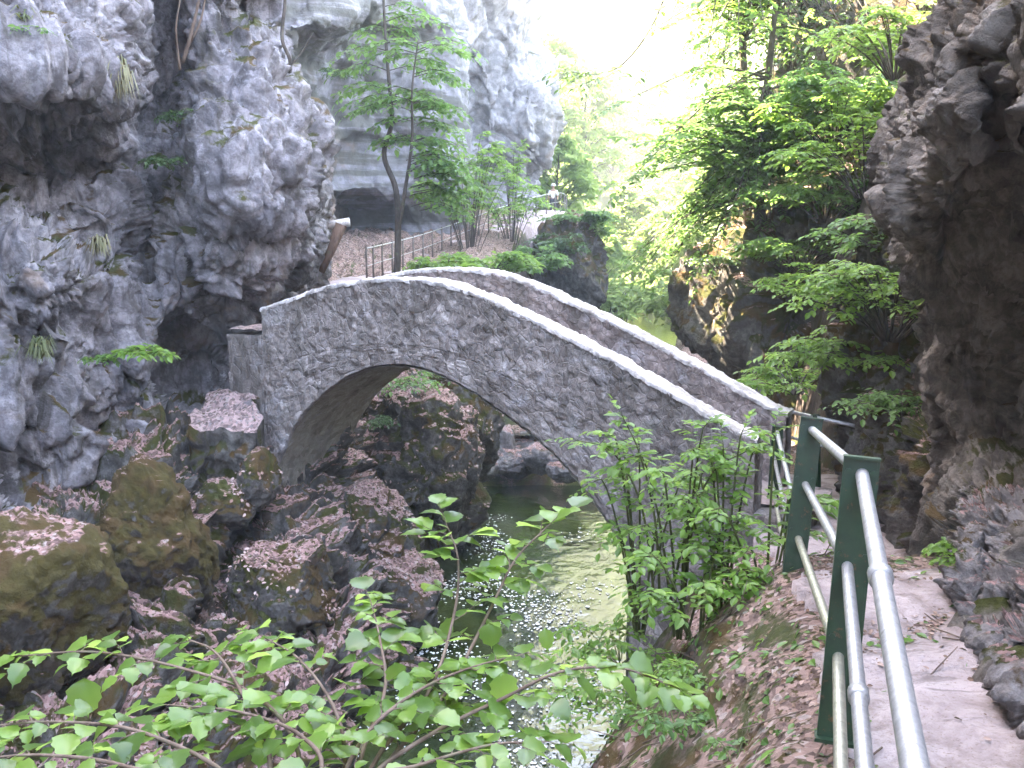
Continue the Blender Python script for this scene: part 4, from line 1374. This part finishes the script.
# --- far trees in the sun
for k, (px, d, h, r_, lb) in enumerate([
    (560, 58, 6, 2.6, 'yellow green sunlit tree beyond the outcrop'),
    (600, 62, 5, 2.4, 'low sunlit tree at the left end of the upper pool'),
    (632, 70, 7, 3.2, 'round sunlit tree behind the upper pool'),
    (668, 66, 6, 2.8, 'sunlit tree left of the dark boulder across the pool'),
    (700, 62, 7, 3.0, 'bright tree partly behind the spreading beech'),
    (735, 58, 9, 3.2, 'tall bright tree behind the beech trunk'),
    (580, 85, 11, 4.2, 'hazy tall tree in the middle of the gap'),
    (640, 95, 11, 4.5, 'pale distant tree in the centre of the bright gap'),
    (690, 88, 12, 4.5, 'pale distant tree at the right of the bright gap'),
    (545, 78, 12, 4.0, 'tall distant tree rising past the pale cliff edge'),
    (610, 118, 12, 5.0, 'farthest pale tree on the valley slope'),
    (665, 122, 13, 5.5, 'second farthest tree on the valley slope, to the right'),
    (740, 112, 14, 5.5, 'distant tree hidden behind the right canopy'),
    (575, 135, 13, 5.5, 'distant tree high on the closing slope')]):
    x = float(P(px, 300, d)[0])
    z = ground_z(x, d)
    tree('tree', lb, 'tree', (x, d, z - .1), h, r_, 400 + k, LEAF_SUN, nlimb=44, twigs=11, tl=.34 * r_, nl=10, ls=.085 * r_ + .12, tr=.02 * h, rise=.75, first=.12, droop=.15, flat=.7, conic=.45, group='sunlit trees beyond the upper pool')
for k, (px, py, d, lb) in enumerate([
    (622, 300, 52, 'yellow green bush hanging over the left shore of the upper pool'),
    (606, 285, 46, 'bright bush at the foot of the dark outcrop'),
    (648, 286, 63, 'pale bush on the far shore of the upper pool'),
    (672, 290, 58, 'pale bush on the right shore of the upper pool'),
    (690, 275, 42, 'leafy bush behind the dark boulder shoulder')]):
    q = P(px, py, d)
    z = max(WATER_UP, ground_z(q[0], q[1]))
    bush('shrub', lb, 'shrub', (q[0], q[1], z), 1.9, max(1.6, q[2] - z + 1.0), 450 + k, LEAF_SUN, 26, 10, .8, 9, .26, stemr=.02)

# --- leafy saplings by the near bridge end
for k, (px, py, d, rx, h, n, lb) in enumerate([
    (640, 618, 6.6, .28, 1.15, 8, 'upright leafy sapling clump left of the railing, its left hand stems'),
    (680, 620, 6.2, .30, 1.30, 9, 'tallest upright leafy sapling clump in front of the bridge end'),
    (722, 615, 6.0, .28, 1.05, 8, 'middle leafy sapling clump with dark bare stems'),
    (765, 612, 5.7, .30, .85, 9, 'leafy sapling clump crowding the second green post'),
    (700, 628, 5.5, .30, .55, 10, 'short leafy clump at the foot of the saplings')]):
    bush('sapling', lb, 'sapling', P(px, py, d), rx * 1.35, h * 1.5, 500 + k, LEAF_BRIGHT, n, 7, .25, 7, .07, bark=BARKG, stemr=.010, tm=SIMPLE, flat=.2, group='leafy saplings beside the railing')
def reach():
    t = thing('sapling', 'thin sapling with sparse bright leaves arching left across the bridge face', 'sapling', P(655, 600, 6.4))
    f = Foliage(531)
    f.limb([P(655, 605, 6.4), P(648, 540, 6.4), P(636, 490, 6.4), P(610, 450, 6.5), P(575, 440, 6.5)], .010, .003, 8, .22, 6, .08, 16, .45, .2, .2)
    f.limb([P(660, 600, 6.3), P(655, 520, 6.3), P(640, 455, 6.3), P(622, 415, 6.3)], .010, .003, 9, .2, 6, .075, 16, .45, .2, .2)
    f.limb([P(670, 600, 6.2), P(690, 520, 6.1), P(715, 470, 6.1), P(745, 452, 6.1)], .010, .003, 9, .22, 7, .075, 16, .4, .2, .2)
    f.finish(t, BARKG, LEAF_BRIGHT, SIMPLE, 'stems', 'foliage')
reach()

# --- small plants
for k, (px, py, d, rx, h, n, lf, ls, nm, lb) in enumerate([
    (745, 655, 4.6, .18, .12, 9, LEAF_BRIGHT, .045, 'herb', 'small herb on the litter bank near the railing foot'),
    (705, 662, 4.7, .22, .12, 9, LEAF_BRIGHT, .045, 'herb', 'low herb patch on the litter bank below the saplings'),
    (675, 700, 4.2, .20, .10, 8, LEAF_MID, .04, 'herb', 'little green plant in the brown leaves of the bank'),
    (790, 640, 4.6, .16, .16, 8, LEAF_BRIGHT, .045, 'herb', 'herb tuft between bank and second pipe'),
    (735, 740, 3.6, .16, .08, 7, LEAF_MID, .035, 'herb', 'tiny herb at the bottom of the bank beside the near post'),
    (620, 645, 6.4, .35, .3, 12, LEAF_BRIGHT, .06, 'herb', 'fine leaved plant at the stream edge left of the saplings'),
    (600, 690, 5.6, .3, .2, 10, LEAF_BRIGHT, .05, 'herb', 'fine leaved plant below the stream side saplings'),
    (968, 560, 5.2, .2, .25, 10, LEAF_BRIGHT, .05, 'herb', 'bright green plant at the foot of the overhang beside the path'),
    (405, 382, 15.8, .5, .25, 10, LEAF_MID, .08, 'fern', 'fern on the rock top seen through the arch crown'),
    (372, 418, 15.6, .35, .2, 8, LEAF_DARK, .07, 'fern', 'dark fern on the litter slope seen through the arch'),
    (440, 372, 17, .4, .2, 8, LEAF_MID, .08, 'fern', 'small fern under the middle of the arch'),
    (140, 345, 11.2, .3, .12, 7, LEAF_BRIGHT, .09, 'fern', 'sprig of bright leaves sticking out of the grey cliff'),
    (100, 352, 11.3, .2, .12, 5, LEAF_MID, .06, 'fern', 'little plant in a cliff crack left of the bright sprig'),
    (30, 35, 10.3, .35, .2, 10, LEAF_MID, .06, 'fern', 'green tuft on the cliff shoulder at the top left'),
    (170, 160, 13.3, .3, .25, 8, LEAF_DARK, .07, 'fern', 'dark plant in the cliff gully above the hollow'),
    (180, 115, 13.5, .25, .25, 7, LEAF_DARK, .06, 'fern', 'dark ivy sprig higher in the cliff gully'),
    (345, 75, 29, .6, .4, 8, LEAF_DARK, .10, 'fern', 'plant in the shaded crack of the banded slab')]):
    bush(nm, lb, 'plant', P(px, py, d), rx, h, 560 + k, lf, n, 5, rx * .6, 6, ls, bark=BARKG, stemr=.004, droop=.5)

def grass_tuft(label, loc, seed, n=160, L=.35, hang=1., mat=None):
    r = np.random.RandomState(seed)
    t = thing('grass_tuft', label, 'grass tuft', loc)
    loc = np.array(loc)
    mb = MB()
    for k in range(n):
        a = r.uniform(0, 6.283)
        o = np.array([math.cos(a), math.sin(a) - .5, 0]) * r.uniform(.2, 1)
        l = L * r.uniform(.5, 1.1)
        b = loc + r.normal(size=3) * L * .13
        p1 = b + o * l * .35 + [0, 0, l * .35]
        p2 = b + o * l * .7 + [0, 0, l * (.25 - .8 * hang)]
        w = np.array([-o[1], o[0], 0]) * .012 / (np.linalg.norm(o) + .01)
        mb.add([b - w, b + w, p1 + w * .8, p1 - w * .8, p2], [(0, 1, 2, 3), (3, 2, 4)])
    mb.build('blades', mat, t)
DRY = leaf_mat('dry grass', [(.20, .15, .08), (.26, .20, .11), (.14, .13, .06)], (.25, .2, .1), .25, .6, .2)
GRS = leaf_mat('olive grass', [(.06, .075, .02), (.10, .10, .035), (.15, .12, .06)], (.2, .22, .06), .3, .6, .2)
grass_tuft('straw coloured tuft hanging from the cliff bulge at the upper left', P(118, 80, 11.8), 1, 160, .42, 1., DRY)
grass_tuft('olive cushion of grass on the cliff halfway down at the left', P(40, 350, 10.5), 2, 240, .26, .7, GRS)
grass_tuft('short olive grass on the top left cliff ledge', P(28, 25, 10.2), 3, 160, .3, .3, GRS)
grass_tuft('brown grass clump on the cliff in the lower hollow', P(100, 245, 11.5), 4, 100, .22, 1., DRY)

def bare(name, label, cat, paths, mat=BARK):
    t = thing(name, label, cat, paths[0][0][0])
    mb = MB()
    for pts, r0, r1 in paths: mb.tube(smooth_path(pts, 20), list(np.linspace(r0, r1, 20)), 6)
    mb.build('trunk', mat, t)
bare('bare_sapling', 'bare dark sapling curving up from the shoulder of the left cliff', 'sapling', [
    ([P(289, 78, 14.9), P(290, 60, 14.8), P(282, 38, 14.8), P(285, 0, 14.8), P(282, -40, 14.8)], .035, .02),
    ([P(290, 66, 14.8), P(302, 52, 14.8), P(313, 32, 14.8)], .015, .006)])
bare('dead_branch', 'dead leaning branches standing in the gully of the left cliff', 'branch', [
    ([P(183, 62, 13.6), P(192, 30, 13.5), P(200, -5, 13.5), P(206, -40, 13.5)], .03, .012),
    ([P(186, 50, 13.6), P(200, 22, 13.5), P(207, -12, 13.5)], .02, .008),
    ([P(180, 70, 13.6), P(176, 30, 13.5), P(180, 0, 13.5)], .02, .008)], TWIG)
def stub():
    t = thing('tree_stub', 'leaning dead trunk stub with a pale cut top beside the grey pitted cliff', 'stump', P(322, 268, 16.8))
    mb = MB()
    a, b = P(321, 272, 16.6), P(341, 224, 16.6)
    mb.tube([a, a * .5 + b * .5 + [.02, 0, 0], b], [.06, .075, .11], 10)
    mb.build('trunk', bark_mat('red brown dead wood', (.09, .055, .04), (.20, .13, .095)), t)
    mb = MB()
    mb.tube([b + [-.2, 0, -.02], b + [.14, 0, .03]], [.07, .075], 10)
    mb.build('cut_end', COPE, t)
stub()

# --- foreground hazel
def hazel(label, base, branches, seed, ls=.074, hang=()):
    t = thing('hazel_shrub', label, 'shrub', base)
    f = Foliage(seed)
    for pts, tw, tl, nl in branches:
        tw = int(tw * 1.35)
        q = [np.array(base, float)] + [P(*p) for p in pts]
        f.limb(q, .008, .0022, tw, tl, nl, ls, 22, .25, .15, .16, 7, .0, (35, 70), .0018)
    for px, py, Y, z in hang:
        f.p.append(P(px, py, Y)); f.d.append(np.array([.12, -.25, -1.])); f.u.append(np.array([.1, -1., .35])); f.z.append(z)
    f.finish(t, TWIG, LEAF_NEAR, FINE, 'stems', 'foliage', True)
hazel('leafy hazel shrub filling the bottom left corner with level sprays', P(250, 900, 2.2), [
    ([(300, 770, 2.5), (262, 700, 2.6), (180, 668, 2.7), (95, 652, 2.75), (20, 656, 2.8)], 9, .17, 5),
    ([(240, 790, 2.3), (150, 735, 2.35), (60, 722, 2.4), (-30, 728, 2.4)], 9, .16, 5),
    ([(270, 760, 2.4), (240, 690, 2.6), (215, 652, 2.8), (190, 640, 2.9)], 4, .14, 4),
    ([(320, 780, 2.3), (300, 735, 2.4), (240, 712, 2.45), (170, 705, 2.5)], 7, .15, 5),
    ([(200, 800, 2.1), (120, 765, 2.1), (40, 755, 2.1), (-30, 760, 2.1)], 6, .14, 4)], 601, hang=[(84, 678, 2.7, .115), (262, 722, 2.45, .08)])
hazel('leafy hazel shrub spreading through the bottom centre over the water', P(330, 900, 2.2), [
    ([(345, 770, 2.5), (335, 710, 2.6), (300, 660, 2.75), (262, 636, 2.9)], 8, .17, 5),
    ([(360, 760, 2.5), (385, 690, 2.65), (380, 640, 2.8), (372, 606, 2.95)], 8, .16, 5),
    ([(370, 770, 2.5), (430, 690, 2.7), (455, 610, 2.9), (458, 560, 3.0), (450, 532, 3.05)], 10, .17, 5),
    ([(380, 775, 2.5), (445, 695, 2.7), (490, 610, 2.9), (515, 560, 3.0), (548, 526, 3.05)], 10, .17, 5),
    ([(360, 790, 2.4), (430, 735, 2.5), (500, 700, 2.6), (560, 672, 2.65), (620, 668, 2.7), (668, 684, 2.7)], 11, .15, 5),
    ([(350, 790, 2.3), (420, 765, 2.35), (490, 745, 2.4), (540, 742, 2.45)], 7, .15, 4),
    ([(340, 790, 2.4), (370, 730, 2.5), (420, 690, 2.6), (470, 668, 2.7), (520, 655, 2.8)], 8, .15, 5)], 611, hang=[(502, 672, 2.62, .10), (489, 622, 2.85, .08), (545, 628, 2.85, .07), (395, 662, 2.7, .075)])

# ---------------------------------------------------------------- loose litter, pale water flecks
def scatter_on(objs, n, seed, nzmin, box=None):
    r = np.random.RandomState(seed)
    P_, N_ = [], []
    for o in objs:
        me = o.data
        m = len(me.polygons)
        c = np.zeros(m * 3); me.polygons.foreach_get('center', c); c = c.reshape(-1, 3) + np.array(o.location)
        nn = np.zeros(m * 3); me.polygons.foreach_get('normal', nn); nn = nn.reshape(-1, 3)
        a = np.zeros(m); me.polygons.foreach_get('area', a)
        k = nn[:, 2] > nzmin
        if box: k &= (c[:, 0] > box[0]) & (c[:, 0] < box[1]) & (c[:, 1] > box[2]) & (c[:, 1] < box[3]) & (c[:, 2] > box[4])
        P_.append(c[k]); N_.append(np.concatenate([nn[k], a[k][:, None]], 1))
    c = np.concatenate(P_); q = np.concatenate(N_)
    w = q[:, 3] * np.clip(fbm(c * 1.6, 3, seed) + .35, .02, 1)
    i = r.choice(len(c), n, p=w / w.sum())
    return c[i] + r.normal(size=(n, 3)) * .02 * [1, 1, .1], q[i, :3], r
def litter(name, objs, n, seed, nz, box, size, mat):
    c, nn, r = scatter_on(objs, n, seed, nz, box)
    d = r.normal(size=(n, 3))
    d -= nn * (d * nn).sum(1)[:, None]
    up = nn + r.normal(size=(n, 3)) * .35
    o = leaves(name, c + nn * .008, d + nn * r.uniform(-.1, .25, (n, 1)), up, size * r.uniform(.3, 1.4, n), SIMPLE, mat, None)
    tag(o, kind='stuff')
DEAD = leaf_mat('dead beech leaf', [(.22, .12, .09), (.36, .24, .21), (.50, .38, .35)], (.3, .2, .15), .08, .6, .25)
DEADB = leaf_mat('brown dead leaf', [(.12, .07, .045), (.21, .135, .095), (.33, .235, .19)], (.25, .16, .1), .08, .6, .25)
rocks = [o for o in COL.objects if o.name.startswith(('boulder', 'stone', 'rock_bank')) and 'brown' not in o.get('label', '') and o.type == 'MESH' and not o.name.startswith('stone_sides')]
litter('leaf_litter', [ground], 15000, 1, .25, (-7, .5, 5, 14, -5.1), .05, DEAD)
litter('leaf_litter', rocks, 20000, 2, .5, (-7, 1, 4, 20, -5.2), .05, DEAD)
litter('leaf_litter', [ground], 9000, 3, .2, (-.6, 2.6, 2, 9, -5.1), .028, DEADB)
litter('leaf_litter', [ground], 1400, 4, .7, (.6, 3.4, 1.5, 6, -1.9), .026, DEADB)
litter('ground_plants', [ground], 1800, 5, .2, (.2, 2.2, 3, 8, -4.6), .05, LEAF_MID)

litter('leaf_litter', [bpy.data.objects['path']], 500, 6, .7, (.5, 3.6, 1.2, 12, -4), .026, DEADB)
def twigs():
    c, nn, r = scatter_on([ground], 130, 8, .2, (-.4, 2.2, 2.5, 8, -4.8))
    mb = MB()
    for p in c:
        d = r.normal(size=3) * [1, 1, .25]
        d /= np.linalg.norm(d)
        L = r.uniform(.06, .25)
        mb.tube([p - d * L + [0, 0, .01], p + r.normal(size=3) * .01 + [0, 0, .02], p + d * L + [0, 0, .015]], [.004, .0035, .002], 5)
    tag(mb.build('fallen_twigs', TWIG), kind='stuff')
twigs()

def flecks():  # small pale discs scattered flat on the stream surface
    r = np.random.RandomState(3)
    mb = MB()
    n = 0
    while n < 3600:
        y = r.uniform(7, 19)
        x = xs(y) + r.uniform(-1.9, 1.7)
        dens = gn(np.array([[x * .9, y * .6, 0]]), 4)[0] + .35 - .5 * max(0, (y - 15) / 4) - .35 * max(0, x - .4)
        if r.uniform() > dens * 1.5: continue
        s = r.uniform(.007, .022) * (1 if r.uniform() < .85 else 1.7)
        k = r.randint(5, 8)
        a0 = r.uniform(0, 6)
        pts = [(x + s * r.uniform(.6, 1.2) * math.cos(a0 + 6.283 * i / k), y + s * 1.3 * r.uniform(.6, 1.2) * math.sin(a0 + 6.283 * i / k), WATER_LOW + .012) for i in range(k)]
        mb.add(pts + [(x, y, WATER_LOW + .02)], [(i, (i + 1) % k, k) for i in range(k)])
        n += 1
    m, nt = mat_new('white foam')
    NT(nt).out((.62, .62, .60), .7, None, .3)
    o = mb.build('flecks', m, None, True)
    tag(o, kind='stuff')
flecks()

# ---------------------------------------------------------------- hiker on the far path
def hiker():
    b = P(553, 217, 56)
    t = thing('person', 'small distant person in a white shirt and hat standing on the far path', 'person', b)
    def skin(name, verts, edges, rad, mat, parent):
        me = bpy.data.meshes.new(name)
        me.from_pydata([tuple(float(c) for c in v) for v in verts], edges, [])
        o = bpy.data.objects.new(name, me)
        COL.objects.link(o)
        o.parent = parent
        o.modifiers.new('skin', 'SKIN')
        for i, r in enumerate(rad): me.skin_vertices[0].data[i].radius = (r, r)
        me.skin_vertices[0].data[0].use_root = True
        sb = o.modifiers.new('sub', 'SUBSURF')
        sb.levels = sb.render_levels = 1
        me.materials.append(mat)
        return o
    def flat(name, c, r=.7):
        m, nt = mat_new(name)
        s = NT(nt)
        n = s.noise(s.pos(), 30, 3)
        s.out(s.ramp(n, [(.3, tuple(q * .85 for q in c)), (.7, c)]), r)
        return m
    skinm, shirt, trou, hat = flat('skin', (.45, .28, .2)), flat('white shirt', (.8, .8, .82)), flat('dark trousers', (.04, .045, .06)), flat('white hat', (.82, .8, .76))
    V = [(0, 0, .95), (0, 0, 1.2), (0, 0, 1.42), (0, -.01, 1.5), (0, -.02, 1.62), (0, -.02, 1.7),
         (-.10, 0, .9), (-.11, -.02, .5), (-.12, .02, .08), (-.12, -.12, .03), (.10, 0, .9), (.11, .0, .5), (.12, .03, .08), (.12, -.12, .03),
         (-.19, 0, 1.40), (-.25, -.02, 1.14), (-.22, -.12, .93), (.19, 0, 1.40), (.26, -.02, 1.14), (.22, -.12, .93)]
    E = [(0, 1), (1, 2), (2, 3), (3, 4), (4, 5), (0, 6), (6, 7), (7, 8), (8, 9), (0, 10), (10, 11), (11, 12), (12, 13), (2, 14), (14, 15), (15, 16), (2, 17), (17, 18), (18, 19)]
    R = [.14, .13, .13, .055, .095, .07, .085, .06, .04, .035, .085, .06, .04, .035, .06, .042, .03, .06, .042, .03]
    skin('body', V, E, R, skinm, t)
    skin('shirt', [V[0], V[1], V[2], V[14], V[15], V[17], V[18]], [(0, 1), (1, 2), (2, 3), (3, 4), (2, 5), (5, 6)], [.165, .155, .155, .08, .06, .08, .06], shirt, t)
    skin('trousers', [V[0], V[6], V[7], V[8], V[10], V[11], V[12]], [(0, 1), (1, 2), (2, 3), (0, 4), (4, 5), (5, 6)], [.16, .105, .08, .06, .105, .08, .06], trou, t)
    mb = MB()
    c = np.array(b) + [0, -.02, 1.7]
    mb.tube([c + [0, 0, -.02], c + [0, 0, -.01], c + [0, 0, 0], c + [0, 0, .09], c + [0, 0, .12]], [.17, .175, .115, .105, .05], 14)
    mb.build('hat', hat, t)
hiker()
# ---------------------------------------------------------------- light, camera
SUN_EL, SUN_AZ = math.radians(55), math.radians(-58)      # azimuth clockwise from +y
w = bpy.data.worlds.new('World')
SC.world = w
w.use_nodes = True
nt = w.node_tree
nt.nodes.clear()
sky = nt.nodes.new('ShaderNodeTexSky')
sky.sky_type = 'NISHITA'
sky.sun_disc = False
sky.sun_elevation = SUN_EL
sky.sun_rotation = SUN_AZ
bg = nt.nodes.new('ShaderNodeBackground')
bg.inputs['Strength'].default_value = .15
wo = nt.nodes.new('ShaderNodeOutputWorld')
nt.links.new(sky.outputs[0], bg.inputs[0])
nt.links.new(bg.outputs[0], wo.inputs[0])
sl = bpy.data.lights.new('sun', 'SUN')
sl.energy = 4.0
sl.angle = math.radians(.5)
sl.color = (1, .95, .86)
so = bpy.data.objects.new('sun', sl)
COL.objects.link(so)
sd = Vector((math.sin(SUN_AZ) * math.cos(SUN_EL), math.cos(SUN_AZ) * math.cos(SUN_EL), math.sin(SUN_EL)))
so.rotation_euler = sd.to_track_quat('Z', 'Y').to_euler()
so.location = sd * 60

cd = bpy.data.cameras.new('camera')
cd.sensor_width = 36
cd.lens = F / 1024 * 36
cd.clip_start = .05
cd.clip_end = 2000
co = bpy.data.objects.new('camera', cd)
COL.objects.link(co)
co.rotation_euler = (math.radians(90) - PIT, 0, 0)
SC.camera = co

SC.view_settings.view_transform = 'Standard'
SC.view_settings.look = 'None'
SC.view_settings.exposure = 4.8
SC.view_settings.gamma = 1
SC.view_settings.use_white_balance = True
SC.view_settings.white_balance_temperature = 7700
SC.view_settings.white_balance_tint = 16
SC.view_settings.use_curve_mapping = False
SC.cycles.use_denoising = True
try: SC.cycles.denoiser = 'OPENIMAGEDENOISE'
except Exception: pass
SC.cycles.max_bounces = 8
SC.cycles.diffuse_bounces = 4
SC.cycles.transmission_bounces = 4
SC.cycles.sample_clamp_indirect = 6
SC.cycles.caustics_reflective = False
SC.cycles.caustics_refractive = False

# ---------------------------------------------------------------- added haze standing in for veiling glare
def glare_veil():
    mb = MB()
    mb.box((0, 140, 72), (190, 0, 0), (0, 185, 0), (0, 0, 82))
    m, nt = mat_new('sunlit air')
    v = nt.nodes.new('ShaderNodeVolumePrincipled')
    v.inputs['Color'].default_value = (.95, .97, .93, 1)
    v.inputs['Density'].default_value = .0021
    o = nt.nodes.new('ShaderNodeOutputMaterial')
    nt.links.new(v.outputs[0], o.inputs['Volume'])
    tag(mb.build('added_haze', m, None, False), kind='stuff')
glare_veil()
